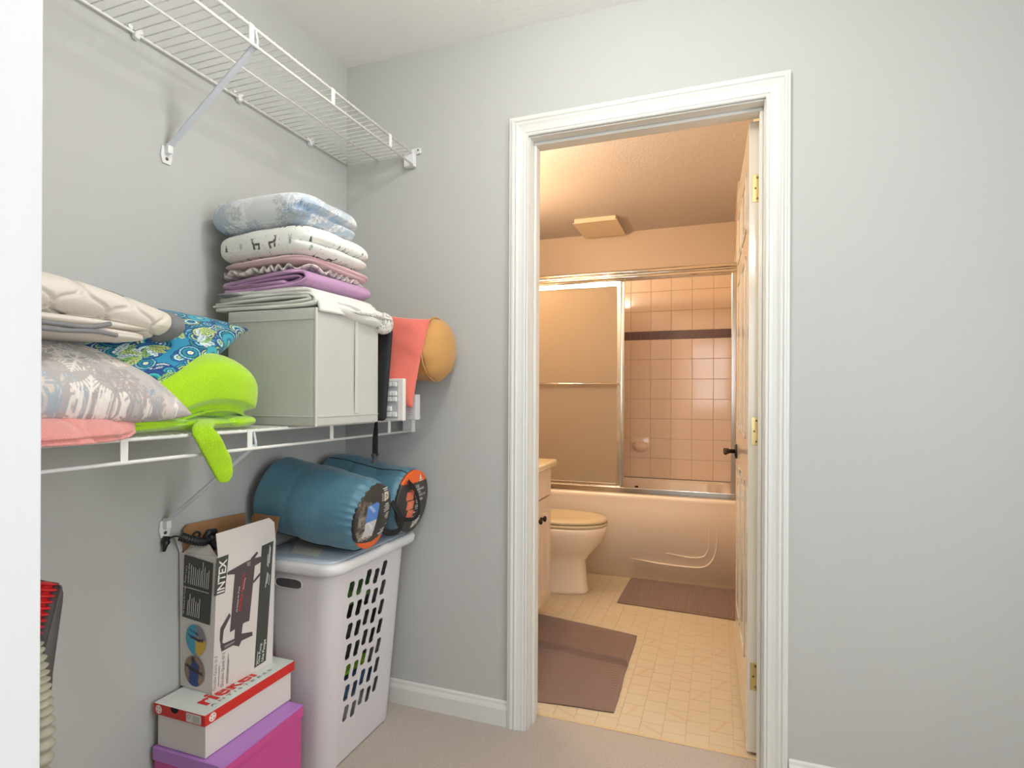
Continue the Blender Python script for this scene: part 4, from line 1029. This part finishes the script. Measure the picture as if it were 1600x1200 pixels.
# clothes inside
for i, (nm, lb, rgb, z0, z1, sx, sy, cy_) in enumerate([('jeans', 'folded blue jeans inside the hamper low down', (70, 96, 130), .14, .23, .14, .3, -.26), ('shirt', 'grey shirt at the bottom of the hamper', (176, 172, 160), .01, .13, .16, .30, -.26), ('sports_shirt', 'lime green sports shirt half way up inside the hamper', (130, 176, 40), .235, .262, .15, .22, -.28), ('dark_jacket', 'dark jacket filling the middle of the hamper', (52, 50, 50), .27, .44, .17, .32, -.26), ('striped_shirt', 'green shirt near the top inside the hamper', (96, 140, 70), .445, .52, .16, .28, -.26)]):
    o = put(nm, pad(.168 if z0 < .2 else .172, cy_, z0, z1, sx, sy, 4, 2, [(0, .008, .2, 1, 0)], 0, .007, 24, 200 + i, 140, 40), mat(nm + '_cloth', rgb, .95, var=.25, noise=40), None, True, origin=(.168, cy_, z0)); tagged(o, lb, 'clothes')
# paper on the lid
bm = NB(); P_ = [at(*p, 2, HZ + .0385) for p in [(455, 864), (464, 844), (512, 848), (497, 869)]]; prism(bm, P_, (0, 0, .0006)); o = bput('paper_slip', bm, mat('paper', (236, 232, 218), .8), None, origin=tuple(P_[0])); tagged(o, 'small slip of off-white paper lying on the hamper lid', 'paper')

# ------------------------------------------------------------------ sleeping bags
NYL = mat('teal_nylon', (84, 130, 150), .42, spec=.6, bump=('noise', 45, .0012), sheen=.2)
NYD = mat('black_cord', (24, 26, 30), .6)
def sleeping_bag(label, A, B, rA, rB_, cap, capr, seed, pleat, seam):
    A, B = Vector(A), Vector(B); ax = (B - A).normalized(); L = (B - A).length
    rt = Vector((0, 0, 1)).cross(ax).normalized(); up = ax.cross(rt)
    root = thing('sleeping_bag', label, 'sleeping bag', tuple((A + B) / 2 - Vector((0, 0, rB_))), 'rolled sleeping bags on the hamper')
    ts = np.concatenate([np.linspace(-.0, .07, 8), np.linspace(.09, .88, 60), np.linspace(.89, .985, 26)])
    nu = 200; an = np.linspace(0, 2 * PI, nu, endpoint=False); P = np.zeros((nu, len(ts), 3)); rs = np.random.RandomState(seed)
    ph = rs.rand(6) * 6
    for j, t in enumerate(ts):
        r = rA + (rB_ - rA) * t
        e0 = min(1, max(0, t) / .07); r *= (1 - (1 - e0) ** 2.2) ** .5 * .5 + .5 if t < .07 else 1
        if t > .88: q = (t - .88) / .105; r *= 1 - .16 * q ** 2.2
        r *= 1 + .030 * math.sin(t * 9 + ph[0]) - .022 * math.exp(-((t - .36) / .04) ** 2) - .014 * math.exp(-((t - .66) / .05) ** 2)
        pl = pleat * max(0, (t - .80) / .2) ** 1.2 * np.abs(np.sin(an * 13 + 1.5 * np.sin(an * 3 + ph[1]))) 
        rr_ = r * (1 + .022 * np.sin(an * 2 + ph[2] + t * 2) + .016 * np.sin(an * 3 + t * 5 + ph[3])) - pl
        for i in range(nu):
            d = rt * math.cos(an[i]) + up * math.sin(an[i]); P[i, j] = A + ax * (L * t) + d * rr_[i]
    N = fnoise(P, 26, seed) * .0026; C = np.array(A)[None, None]; D = P - C; D -= (D @ np.array(ax))[..., None] * np.array(ax); P += D / (np.linalg.norm(D, axis=-1, keepdims=True) + 1e-6) * N[..., None]
    put('bag_body', grid('bag', P, True, None, True), NYL, root, True)
    ks = int(nu * seam); sp_ = [Vector(P[ks, j]) + (Vector(P[ks, j]) - (A + ax * (L * ts[j]))).normalized() * .0008 for j in range(6, len(ts) - 4, 3)]
    bm = NB(); tube(bm, sp_, .0016, 6); bput('seam', bm, NYD, root, True)
    # printed round end
    nr, na = 44, 150; a2 = np.linspace(0, 2 * PI, na, endpoint=False); rr2 = np.linspace(1, .001, nr); Q = np.zeros((na, nr + 1, 3)); S_ = np.zeros((na, nr + 1)); T_ = np.zeros((na, nr + 1))
    def capfn(s_, t_):
        q = math.hypot(s_, t_); h = .012 * (1 - min(1, q) ** 2.4) + .0022 * math.sin(s_ * 7 + ph[4]) * (1 - min(q, 1))
        return B + rt * (s_ * capr) + up * (t_ * capr) + ax * (h + .0002 - .006)
    for i, a in enumerate(a2):
        for j in range(nr + 1):
            q = 1.0 if j == 0 else rr2[j - 1]; s_, t_ = q * math.cos(a), q * math.sin(a); p = capfn(s_, t_)
            if j == 0: p = p - ax * .012
            Q[i, j] = p; S_[i, j] = s_; T_[i, j] = t_
    cols = cap.sample((S_ + 1) / 2 * .999 * cap.size, (T_ + 1) / 2 * .999 * cap.size)
    ec = put('printed_end', grid('cap', Q, True, cols, True), mat('printed_nylon', None, .45, vcol=True, bump=('noise', 60, .0015)), root, True, label='round printed label end')
    return root, capfn, ax, rt, up, ec
def capcanvas(): return Canvas(420, 2, (58, 54, 50))
c2 = capcanvas()   # second bag: orange top with emblem, orange pictures at left
c2.poly([(0, 1.62), (2, 1.62), (2, 2), (0, 2)], (236, 104, 40))
for i, y in enumerate((.50, .80, 1.10)): c2.poly([(.50 - .05 * i, y), (.86 - .03 * i, y), (.90 - .03 * i, y + .26), (.56 - .05 * i, y + .26)], (226, 116, 84))
c2.poly([(.52, 1.40), (.84, 1.42), (.80, 1.30), (.76, 1.36)], (226, 116, 84))
for i in range(14): c2.line(.55 + R.random() * .25, .52 + R.random() * .8, .55 + R.random() * .3, .52 + R.random() * .8, .012, (240, 170, 130), .6)
c2.poly([(.93, .13), (1.36, .20), (1.30, .40), (.97, .36)], (222, 214, 196))
for i in range(12): c2.line(1.0 + i * .026, .17, 1.02 + i * .024, .35, .010, (70, 66, 60))
c1 = capcanvas()   # first bag: dark, blue and white tent picture at left, orange foot
c1.poly([(0, 0), (2, 0), (2, .26), (1.3, .30), (.9, .22), (0, .36)], (236, 104, 40))
for i in range(60): c1.disc(.1 + R.random() * .62, 1.0 + R.random() * .55, .05, R.choice([(110, 102, 92), (134, 124, 108), (84, 78, 70)]), .7)
for i in range(30): c1.disc(.1 + R.random() * .3, .5 + R.random() * .6, .05, R.choice([(120, 110, 100), (150, 140, 128)]), .7)
c1.poly([(.40, .92), (1.02, .92), (1.08, 1.38), (.98, 1.46), (.46, 1.42)], (84, 132, 204)); c1.poly([(.40, .92), (1.02, .92), (.9, .42), (.34, .46), (.42, .7)], (196, 194, 196))
c1.poly([(.48, 1.38), (.80, 1.15), (.92, 1.2), (.6, 1.42)], (150, 182, 228)); c1.poly([(.5, .9), (.8, .6), (.86, .7), (.6, .91)], (222, 220, 222))
for i in range(8): c1.disc(.28 + .07 * i, .42 + .03 * math.sin(i * 2.2), .05, (200, 194, 186), .7); c1.disc(.28 + .07 * i, .42 + .03 * math.sin(i * 2.2), .028, (58, 54, 50))
c1.poly([(1.36, 1.42), (1.72, 1.44), (1.70, 1.68), (1.38, 1.70)], (224, 214, 194))
for i in range(9): c1.line(1.46 + i * .022, 1.47, 1.46 + i * .021, 1.64, .009, (96, 90, 80))
for k in range(3):
    for i in range(5): c1.line(1.22, 1.46 + i * .05, 1.32, 1.46 + i * .05, .018, (206, 202, 194), .8)
r1, cf1, ax1, rt1, up1, e1_ = sleeping_bag('teal rolled sleeping bag nearer the camera, blue and white tent picture on its round end', (.020, -.382, .826), (.380, -.364, .774), .124, .113, c1, .099, 3, .007, .70)
r2, cf2, ax2, rt2, up2, e2_ = sleeping_bag('teal rolled sleeping bag against the back wall, orange emblem topping its round end', (.025, -.128, .815), (.375, -.121, .778), .116, .114, c2, .107, 8, .003, .31)
def captext(s, cf, par, u0, v0, wd, ht, m=WPRINT, rot=False, bold=.01):
    def fn(u, q):
        s_, t_ = u0 + u * wd, v0 + q * ht; p = cf(s_, t_); return p
    o = text('lettering', s, m, par, None, (0, 1, 0), (0, 0, 1), 1, 1, fn=fn, bold=bold)
    if o:
        for v in o.data.vertices: v.co += (ax2 if cf is cf2 else ax1) * .0012
    return o
captext('2 LB', cf2, e2_, -.10, .46, .22, .085); captext('SLEEPING BAG', cf2, e2_, -.10, .35, .62, .075); captext('SAC DE', cf2, e2_, -.10, .25, .34, .075); captext('COUCHAGE 2 LB', cf2, e2_, -.10, .15, .74, .07)
def caplines(cf, ax, par, rows, m=WPRINT):
    bm = NB()
    for (s0_, s1_, t_, h_) in rows:
        n = 6; up_ = [cf(s0_ + (s1_ - s0_) * i / n, t_ + h_) + ax * .0009 for i in range(n + 1)]; dn = [cf(s0_ + (s1_ - s0_) * i / n, t_) + ax * .0009 for i in range(n + 1)]
        A = [bm.verts.new(p) for p in up_]; B_ = [bm.verts.new(p) for p in dn]
        for i in range(n): bm.faces.new((B_[i], B_[i + 1], A[i + 1], A[i]))
    o = bput('fine_print', bm, m, par); o['kind'] = 'stuff'; return o
caplines(cf2, ax2, e2_, [(-.06, .46, .05, .022), (-.06, .5, .0, .022), (-.04, .2, -.05, .02), (-.08, .2, -.13, .022), (-.08, .22, -.18, .022), (-.06, .10, -.24, .02), (.12, .34, -.34, .018), (.12, .4, -.39, .018), (.12, .3, -.44, .018), (.12, .25, -.49, .018), (.10, .48, -.56, .018), (.10, .42, -.61, .018), (.12, .46, -.66, .03), (-.12, -.02, -.36, .05), (-.16, -.04, -.52, .05), (.1, .4, -.71, .018)])
bm = NB(); pts = [(.18, .70), (.34, .70), (.27, .86)]; prism(bm, [cf2(*p) + ax2 * .0008 for p in pts], ax2 * .0006); bput('mountain_emblem', bm, WPRINT, e2_)
caplines(cf2, ax2, e2_, [(.12, .42, .645, .022)])
caplines(cf1, ax1, e1_, [(.42, .72, .30, .025), (.36, .76, .25, .022), (.34, .80, .14, .022), (.44, .82, .19, .022), (.36, .84, .08, .022), (.56, .84, -.02, .02), (.46, .82, -.07, .02), (.50, .80, -.12, .02), (.62, .8, -.18, .02), (.66, .78, -.38, .02), (.30, .66, -.48, .02), (.34, .64, -.53, .02), (.2, .62, -.6, .04), (.3, .55, -.66, .02), (.28, .62, .80, .03), (.34, .62, .74, .03)])
STR = mat('black_webbing', (26, 26, 28), .8, bump=('noise', 500, .001))
sp = [at(612, 784, 0, .372), at(622, 800, 0, .385), at(628, 815, 0, .39), at(622, 829, 0, .385), at(608, 832, 0, .375), at(596, 826, 0, .36)]
bm = NB(); tube(bm, smooth_pts(sp, 8), 1, 10, flat=(.0115, .0018, (1, 0, 0))); bput('strap', bm, STR, r1, True)
sp = [at(606, 776, 0, .378), at(616, 790, 0, .383), at(624, 812, 0, .392)]
sp = [at(638, 752, 0, .392), at(650, 768, 0, .398), at(655, 790, 0, .400), at(650, 808, 0, .398), at(636, 812, 0, .392), at(626, 808, 0, .385)]
bm = NB(); tube(bm, smooth_pts(sp, 8), 1, 10, flat=(.0068, .0018, (1, 0, 0))); bput('strap', bm, STR, r2, True)

# ------------------------------------------------------------------ boxes on the left
BT = .360
def facebox(name, parent, m, c8):
    """c8: 4 bottom + 4 top corners"""
    bm = NB(); V = [bm.verts.new(p) for p in c8]
    for f in ((0, 3, 2, 1), (4, 5, 6, 7), (0, 1, 5, 4), (1, 2, 6, 5), (2, 3, 7, 6), (3, 0, 4, 7)): bm.faces.new([V[i] for i in f])
    return bput(name, bm, m, parent)
MAG = mat('magenta_card', (206, 80, 150), .45); VIO = mat('violet_card', (186, 130, 206), .4)
PB = thing('shoe_box', 'magenta and violet tall shoe box under the white and red one', 'box', (.13, -.64, 0))
bm = NB(); box(bm, (.018, -.800, .001), (.232, -.512, .215), .001); bput('box_body', bm, MAG, PB)
bm = NB(); box(bm, (.015, -.803, .2155), (.235, -.509, .2485), .0015)
bput('lid', bm, VIO, PB)
bm = NB(); prism(bm, [(.2353, -.803, .2150), (.2353, -.509, .2150), (.2353, -.509, .2442), (.2353, -.803, .2335)], (.0006, 0, 0)); bput('lid_band', bm, MAG, PB)
RB = thing('shoe_box', 'white shoe box with red lid edge, under the air pump carton', 'box', (.10, -.64, .2495))
bm = NB(); box(bm, (.022, -.794, .2500), (.183, -.500, .3585), .001); bput('box_body', bm, WCARD, RB)
WL = mat('white_lid', (226, 232, 226), .4)
LX0, LX1, LY0, LY1 = .016, .189, -.801, -.492
bm = NB(); box(bm, (LX0, LY0, .3325), (LX1, LY1, .3600), .0006)
for f in bm.faces: f.material_index = 1 if abs(f.normal.z) < .5 else 0
me = bpy.data.meshes.new('lid'); bm.to_mesh(me); bm.free(); me.materials.append(WL); me.materials.append(RED); lidR = put('lid', me, None, RB)
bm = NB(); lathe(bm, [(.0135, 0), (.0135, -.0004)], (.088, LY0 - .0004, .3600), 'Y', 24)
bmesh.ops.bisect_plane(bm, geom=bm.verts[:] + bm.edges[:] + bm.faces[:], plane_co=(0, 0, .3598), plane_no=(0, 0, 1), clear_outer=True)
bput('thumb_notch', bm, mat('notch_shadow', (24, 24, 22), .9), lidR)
bm = NB(); box(bm, (.128, LY0 - .0008, .3355), (.176, LY0 - .0002, .3570)); st = bput('sticker', bm, WCARD, lidR, label='white size sticker')
bm = NB()
for k in range(4): box(bm, (.150, LY0 - .0012, .3385 + k * .0042), (.172, LY0 - .0008, .3395 + k * .0042))
tube(bm, [(.137 + .005 * math.cos(a), LY0 - .001, .349 + .0045 * math.sin(a)) for a in np.linspace(0, 2 * PI, 12, endpoint=False)], .0005, 5, closed=True); o = bput('fine_print', bm, GREYP, st); o['kind'] = 'stuff'
def emblem(c, xd, yd, nd, r):
    bm = NB(); c, xd, yd, nd = Vector(c), Vector(xd), Vector(yd), Vector(nd)
    prism(bm, [c + xd * math.cos(a) * r + yd * math.sin(a) * r for a in np.linspace(0, 2 * PI, 28, endpoint=False)], nd * .0004)
    e = bput('round_emblem', bm, WPRINT, lidR, label='white round emblem')
    for k in range(4):
        bm = NB(); a0 = PI / 4 + k * PI / 2; q = c + xd * math.cos(a0) * r * .52 + yd * math.sin(a0) * r * .52 + nd * .0005
        prism(bm, [q + xd * math.cos(a0 + b) * s_ + yd * math.sin(a0 + b) * s_ for b, s_ in ((0, r * .30), (1.9, r * .26), (PI, r * .05), (-1.9, r * .26))], nd * .0003); bput('arrow', bm, RED, e)
emblem((LX0 + .018, LY0 - .0003, .3465), (1, 0, 0), (0, 0, 1), (0, -1, 0), .0105)
emblem((LX1 + .0003, LY0 + .022, .3465), (0, 1, 0), (0, 0, 1), (1, 0, 0), .0105)
text('lettering', 'rieker', RED, lidR, (.1555, -.765, .3602), (0, 1, 0), (-1, 0, 0), .185, .052, bold=.03)
text('lettering', 'A N T I S T R E S S', GREYP, lidR, (.170, -.765, .3602), (0, 1, 0), (-1, 0, 0), .205, .0095, bold=.01)
# pump carton
PX = thing('pump_carton', 'open white air pump carton with printed pump, standing on the red lidded shoe box', 'box', (.07, -.62, BT + .001))
zb = BT + .001
b0, b1, b2, b3 = Vector((.004, -.716, zb)), Vector((.124, -.722, zb)), Vector((.140, -.527, zb)), Vector((.008, -.522, zb))
t0, t1, t2, t3 = Vector((.006, -.722, .7205)), Vector((.145, -.726, .7235)), Vector((.147, -.524, .7195)), Vector((.010, -.520, .7205))
def wall4(name, a, b, c, d, nrm, m=WCARD, th=.0022):
    bm = NB(); nrm = Vector(nrm) * th; prism(bm, [a, b, c, d], -nrm)
    for f in bm.faces: f.material_index = 1 if f.normal.dot(nrm) < -1e-4 else 0
    me = bpy.data.meshes.new(name); bm.to_mesh(me); bm.free(); me.materials.append(m); me.materials.append(CARD); return put(name, me, None, PX)
_A = np.array
_P = np.array([[(_A(b1) * (1 - a) + _A(b2) * a) * (1 - b) + (_A(t1) * (1 - a) + _A(t2) * a) * b for b in np.linspace(0, 1, 14)] for a in np.linspace(0, 1, 14)])
_me = grid('side_panel', _P); _me.materials.append(WCARD); _me.materials.append(CARD); wf = put('side_panel', _me, None, PX)
_sm = wf.modifiers.new('thickness', 'SOLIDIFY'); _sm.thickness = .0022; _sm.offset = -1; _sm.material_offset = 0; wn_ = wall4('side_panel', b0, b1, t1, t0, (0, -1, 0)); wall4('side_panel', b3, b0, t0, t3, (-1, 0, 0)); wall4('side_panel', b2, b3, t3, t2, (0, 1, 0))
bm = NB(); prism(bm, [b0, b1, b2, b3], (0, 0, .002)); bput('bottom_panel', bm, WCARD, PX)
def X3(px, py):
    x = .14
    for _ in range(5):
        p = at(px, py, 0, x); b = (p.z - zb) / (.7215 - zb); a = (p.y + .724) / .2
        x = (.124 + (.016) * a) * (1 - b) + (.145 + .002 * a) * b
    return at(px, py, 0, x)
# flaps
fa = [t1 + Vector((.0, .002, 0)), t2, X3(427, 816) + Vector((.004, 0, 0)), X3(419, 809) + Vector((.004, 0, 0)), X3(336, 834) + Vector((.004, 0, 0))]
bm = NB(); prism(bm, fa, (-.002, 0, 0))
for f in bm.faces: f.material_index = 1 if f.normal.x < -.5 else 0
me = bpy.data.meshes.new('flap'); bm.to_mesh(me); bm.free(); me.materials.append(WCARD); me.materials.append(CARD); put('flap', me, None, PX)
bm = NB(); bk = [at(*p, 0, .016) for p in [(288, 862), (287, 828), (294, 819), (383, 801), (384, 838)]]; prism(bm, bk, (-.002, 0, 0)); bput('flap', bm, CARD, PX)
bm = NB(); bk = [at(*p, 1, -.515) for p in [(391, 845), (393, 808), (398, 802), (436, 808), (429, 842)]]; prism(bm, bk, (0, .002, 0)); bput('flap', bm, CARD, PX)
bm = NB(); prism(bm, [t0 + Vector((.012, .003, .0)), t1 + Vector((-.006, .003, 0)), at(322, 845, 1, -.700), at(312, 843, 1, -.695), at(297, 852, 1, -.700)], (0, .0018, 0)); bput('flap', bm, WCARD, PX)
bm = NB(); prism(bm, [t0, t0 + Vector((.004, .20, 0)), at(276, 842, 0, .006) + Vector((0, .12, 0)), at(272, 838, 0, .008)], (.0014, 0, 0)); bput('flap', bm, WCARD, PX)
# prints on the +x panel
def art(name, pts, m, lift=.0005, par=None):
    bm = NB(); P_ = [X3(*p) + Vector((lift, 0, 0)) for p in pts]; prism(bm, P_, (.0003, 0, 0)); return bput(name, bm, m, par or wf)
art('dark_stripe', [(409, 853), (427, 845), (415, 1032), (397, 1044)], DGREY)
art('brand_plate', [(338, 873), (357, 866), (351, 926), (334, 932)], DGREY)
PUMPM = mat('print_pump', (88, 76, 80), .5); PUMPL = mat('print_grey', (150, 140, 142), .5)
art('printed_pump', [(367, 893), (398, 882), (389, 970), (383, 972), (359, 988)], PUMPM, .0009)
art('printed_pump', [(355, 894), (385, 877), (394, 873), (409, 869), (409, 877), (398, 884), (368, 897), (355, 898)], PUMPM, .0008)
art('printed_pump', [(367, 980), (379, 975), (377, 990), (394, 987), (394, 993), (377, 1001), (373, 1010), (364, 1008), (346, 1018), (344, 1008), (366, 998)], PUMPM, .0008)
art('printed_hose', [(358, 958), (360, 962), (349, 985), (347, 1004), (352, 1007), (346, 1013), (343, 1000), (344, 982)], PUMPM, .001)
art('printed_hose', [(401, 862), (403, 864), (396, 874), (399, 878), (397, 880), (391, 873)], PUMPM, .001)
art('printed_hose', [(406, 895), (407, 898), (396, 911), (394, 909)], PUMPM, .0009)
art('printed_highlight', [(385, 879), (391, 877), (390, 884), (386, 885)], PUMPL, .0013)
art('printed_highlight', [(350, 1009), (366, 1001), (365, 1004), (350, 1013)], PUMPL, .0013)
def T3(s, m, p0, p1, side_px, bold=0, lift=.0016):
    """vertical lettering on the +x panel from pixel p0 (start) to p1 (end); side_px = cap height in px to the left"""
    a, b = X3(*p0), X3(*p1); l = X3(p0[0] - side_px, p0[1] + side_px * .5); xd = (b - a); yd = (l - a); yd -= xd.normalized() * yd.dot(xd.normalized()); nd = xd.cross(yd).normalized()
    fn = lambda u, q: a + xd * u + yd * q + nd * lift
    return text('lettering', s, m, wf, None, xd, yd, 1, 1, fn=fn, bold=bold)
T3('INTEX', WPRINT, (350, 924), (354, 873), 12, .02)
T3('One Pump', WPRINT, (406, 1036), (410, 1004), 5, .01); T3('Une Pompe', WPRINT, (412, 1032), (416, 998), 5, .02)
T3('Double Quick III S', GREYP, (337, 1077), (340, 1024), 5); T3('Double Quick III S', GREYP, (349, 1071), (352, 1018), 5)
T3('DOUBLE QUICK III', RED, (376, 954), (383, 896), 4, .02); T3('Hi-Output Air Pump', WPRINT, (371, 955), (375, 916), 3); T3('Hand Pump', WPRINT, (381, 920), (384, 902), 2.5)
def lines3(rows, m):
    bm = NB()
    for (x0_, y0_, x1_, y1_, wpx) in rows:
        P_ = [X3(x0_, y0_), X3(x0_ + wpx, y0_ - wpx * .5), X3(x1_ + wpx, y1_ - wpx * .5), X3(x1_, y1_)]; prism(bm, [p + Vector((.0011, 0, 0)) for p in P_], (.0002, 0, 0))
    o = bput('fine_print', bm, m, wf); o['kind'] = 'stuff'
lines3([(340.5, 1073, 342, 1040, .8), (353, 1068, 356, 1022, .8), (355, 1068, 357, 1030, .6)], GREYP); lines3([(420, 880, 422, 855, .8), (418, 886, 421, 852, .8), (416.5, 884, 418, 866, .7), (416, 912, 418.5, 896, .8), (413.6, 918, 417, 894, .8), (419, 914, 420.5, 898, .6), (400, 1040, 402, 1018, .6)], WPRINT)
# prints on the near panel
Y3 = lambda px, py: at(px, py, 1, -.7245)
def art2(name, pts, m, lift=.0006):
    bm = NB(); 
    def f(px, py):
        p = Y3(px, py); b = (p.z - zb) / (.72 - zb); p.y = -.7225 - .003 * b - .0 - lift; return p
    prism(bm, [f(*p) for p in pts], (0, -.0003, 0)); return bput(name, bm, m, wn_)
art2('dark_panel', [(289, 866), (334, 880), (328, 977), (285, 963)], DGREY)
bm = NB()
def row2(x0_, y0_, x1_, y1_, wd):
    P_ = []
    for px, py in ((x0_, y0_), (x0_ + wd, y0_ + wd * .3), (x1_ + wd, y1_ + wd * .3), (x1_, y1_)): p = Y3(px, py); p.y = -.7275; P_.append(p)
    prism(bm, P_, (0, -.0002, 0))
rg = random.Random(5)
for k in range(10): row2(299 + k * 3, 912 + k * .9, 301 + k * 3, 872 + k * .9 + rg.random() * 16, .7)
for k in range(7): row2(293.5 + k * 3, 960 + k * .9, 295.5 + k * 3, 924 + k * .9 + rg.random() * 14 + k, .7)
row2(289, 914, 328, 926, .1)
P_ = [Y3(288, 915), Y3(328, 926.4), Y3(328, 927), Y3(288, 915.8)]
for p in P_: p.y = -.7275
prism(bm, P_, (0, -.0002, 0))
o = bput('fine_print', bm, WPRINT, wn_); o['kind'] = 'stuff'
def T4(s, p0, p1, sp):
    a, b = Y3(*p0), Y3(*p1); l = Y3(p0[0] - sp, p0[1] - sp * .3); a.y = b.y = l.y = -.7278; xd = b - a; yd = l - a
    text('lettering', s, WPRINT, wn_, None, xd, yd, 1, 1, fn=lambda u, q: a + xd * u + yd * q)
T4('Pompe \u00e0 air \u00e0', (292.5, 910), (295, 884), 3); T4('rendement \u00e9lev\u00e9', (297, 911), (299, 880), 3); T4('Hi-Output Air Pump', (290, 958), (292.5, 917), 3)
PIC = Canvas(200, 1, (70, 160, 190))
PIC.poly([(.5, 0), (1, 0), (1, .6), (.7, .7), (.45, .5)], (214, 178, 70)); PIC.poly([(.5, .6), (1, .5), (1, 1), (.55, 1)], (136, 128, 134)); PIC.poly([(.1, .62), (.7, .55), (.9, .62), (.9, .5), (.6, .45), (.1, .56)], (46, 52, 70)); PIC.line(.1, .8, .6, .68, .05, (60, 60, 74))
PIC2 = Canvas(200, 1, (150, 122, 104)); PIC2.poly([(.2, 0), (.25, .6), (.5, .9), (.75, .7), (.7, 0)], (52, 70, 128)); PIC2.poly([(0, .7), (.4, .62), (.9, .5), (.95, .42), (.5, .45), (0, .6)], (44, 44, 54)); PIC2.disc(.8, .2, .12, (170, 130, 108)); PIC2.disc(.45, .85, .1, (60, 50, 50))
for pc, (cx_, cy_) in ((PIC, (306, 1000)), (PIC2, (303, 1049))):
    nr = 14; na = 40; Q = np.zeros((na, nr, 3)); U = np.zeros((na, nr)); V_ = np.zeros((na, nr))
    for i in range(na):
        for j in range(nr):
            a = 2 * PI * i / na; r = 1 - j / (nr - 1) * .999; s_, t_ = r * math.cos(a), r * math.sin(a)
            p = Y3(cx_ + 15.5 * s_, cy_ + 4.5 * s_ - 24 * t_); b = (p.z - zb) / (.72 - zb); Q[i, j] = (p.x, -.7222 - .0037 * b - .0010, p.z); U[i, j] = (s_ + 1) / 2 * .99; V_[i, j] = (t_ + 1) / 2 * .99
    put('round_picture', grid('pic', Q, True, pc.sample(U, V_), False), mat('printed_card', None, .45, vcol=True), wn_)
# the pump inside the carton
PM = thing('air_pump', 'black hand pump with ribbed hose sticking out of the open carton', 'pump', (.08, -.62, .60))
bm = NB(); lathe(bm, [(.030, .37), (.032, .40), (.032, .66), (.026, .685)], (.075, -.60, 0), 'Z', 24); bput('cylinder', bm, BLACK, PM, True)
bm = NB(); tube(bm, [(.075, -.600, .68), (.075, -.600, .735)], .008, 10); tube(bm, [(.052, -.665, .739), (.075, -.60, .742), (.095, -.545, .739)], .011, 12); bput('handle', bm, BLACK, PM, True)
hp2 = smooth_pts([at(282, 838, 0, .05), at(296, 843, 0, .06), at(310, 846, 0, .07), at(322, 846, 0, .08), at(332, 842, 0, .09), at(338, 858, 0, .10)], 10)
bm = NB(); tube(bm, hp2, [.0115 + .0016 * math.sin(i * 2.2) for i in range(len(hp2))], 14); bput('ribbed_hose', bm, BLACK, PM, True)
bm = NB(); c = at(307, 836, 0, .06); tube(bm, [c + Vector((0, math.cos(a) * .010, math.sin(a) * .008)) for a in np.linspace(0, 2 * PI, 20, endpoint=False)], .003, 8, closed=True); bput('ring', bm, BLACK, PM, True)
bm = NB(); c = at(327, 834, 0, .08); tube(bm, [c + Vector((0, -.014, -.012)), c + Vector((0, -.002, .004)), c + Vector((0, .014, .004)), c + Vector((0, .02, -.02))], [.008, .010, .010, .009], 12); bput('grip_end', bm, BLACK, PM, True)
n0 = at(261, 838, 0, .012); n1 = at(256, 862, 0, .012)
bm = NB(); tube(bm, [n0, n0 * .7 + n1 * .3, n0 * .65 + n1 * .35, n0 * .4 + n1 * .6, n1], [.0085, .0085, .0115, .0065, .0035], 14)
nz = bput('nozzle', bm, BLACK, PM, True)
bm = NB(); tube(bm, smooth_pts([at(264, 842, 0, .012), at(272, 838, 0, .016), at(284, 839, 0, .05)], 6), .0022, 8); bput('tether', bm, BLACK, nz, True)

# ------------------------------------------------------------------ vacuum cleaner behind the jamb
VC_ = thing('vacuum_cleaner', 'grey vacuum cleaner with red brush roller and ribbed beige hose at the left edge', 'vacuum cleaner', (.14, -1.2, 0))
VG = mat('vacuum_grey', (92, 90, 88), .4); VR = mat('vacuum_red', (208, 44, 48), .35); VH = mat('hose_beige', (176, 172, 152), .45)
q = lambda px, py, x=.185: at(px, py, 0, x)
out = [q(92, 911), q(97, 912), q(101, 922), q(101, 936), q(94, 985), q(84, 1058), q(84.5, 1068), q(80, 1092), q(76, 1100), q(70, 1180), q(45, 1180), q(55, 1060), q(62, 990), q(80, 945)]
bm = NB(); prism(bm, out, (-.085, 0, 0)); bmesh.ops.bevel(bm, geom=bm.edges[:], offset=.004, segments=2, affect='EDGES'); sh = bput('nozzle_shell', bm, VG, VC_, True)
a_, b_ = q(83, 914, .175), q(50, 1010, .175); dirv = (b_ - a_)
bm = NB(); n = 150; pts = [a_ + dirv * (i / n) + Vector((0, -.012, .010)) for i in range(n + 1)]
tube(bm, pts, [.016 + .005 * math.sin(i * 2 * PI / 15) - (.008 if i < 4 else 0) for i in range(n + 1)], 22); bput('brush_roller', bm, VR, VC_, True)
bm = NB(); pts = smooth_pts([q(46, 1010, .21), q(54, 1045, .215), q(59, 1080, .22), q(64, 1120, .22), q(64, 1180, .22), q(50, 1260, .21)], 26); n = len(pts)
tube(bm, pts, [.017 + .0035 * math.sin(i * 2 * PI / 8) for i in range(n)], 18); bput('hose', bm, VH, VC_, True)
bm = NB(); box(bm, (.05, -1.36, .02), (.27, -1.17, .12), .03, seg=3); lathe(bm, [(.06, .12), (.065, .16), (.065, .40), (.05, .44)], (.15, -1.27, 0), 'Z', 24); bput('canister', bm, VG, VC_, True)
for yy in (-1.34, -1.19):
    for xx in (.055, .265):
        bm = NB(); lathe(bm, [(.030, -.008), (.030, .008)], (xx, yy, .031), 'X', 20); bput('wheel', bm, BLACK, VC_, True)
bm = NB(); tube(bm, [(.15, -1.27, .43), (.13, -1.22, .62), tuple(q(70, 1100, .14))], .016, 12); bput('wand', bm, VG, VC_, True)
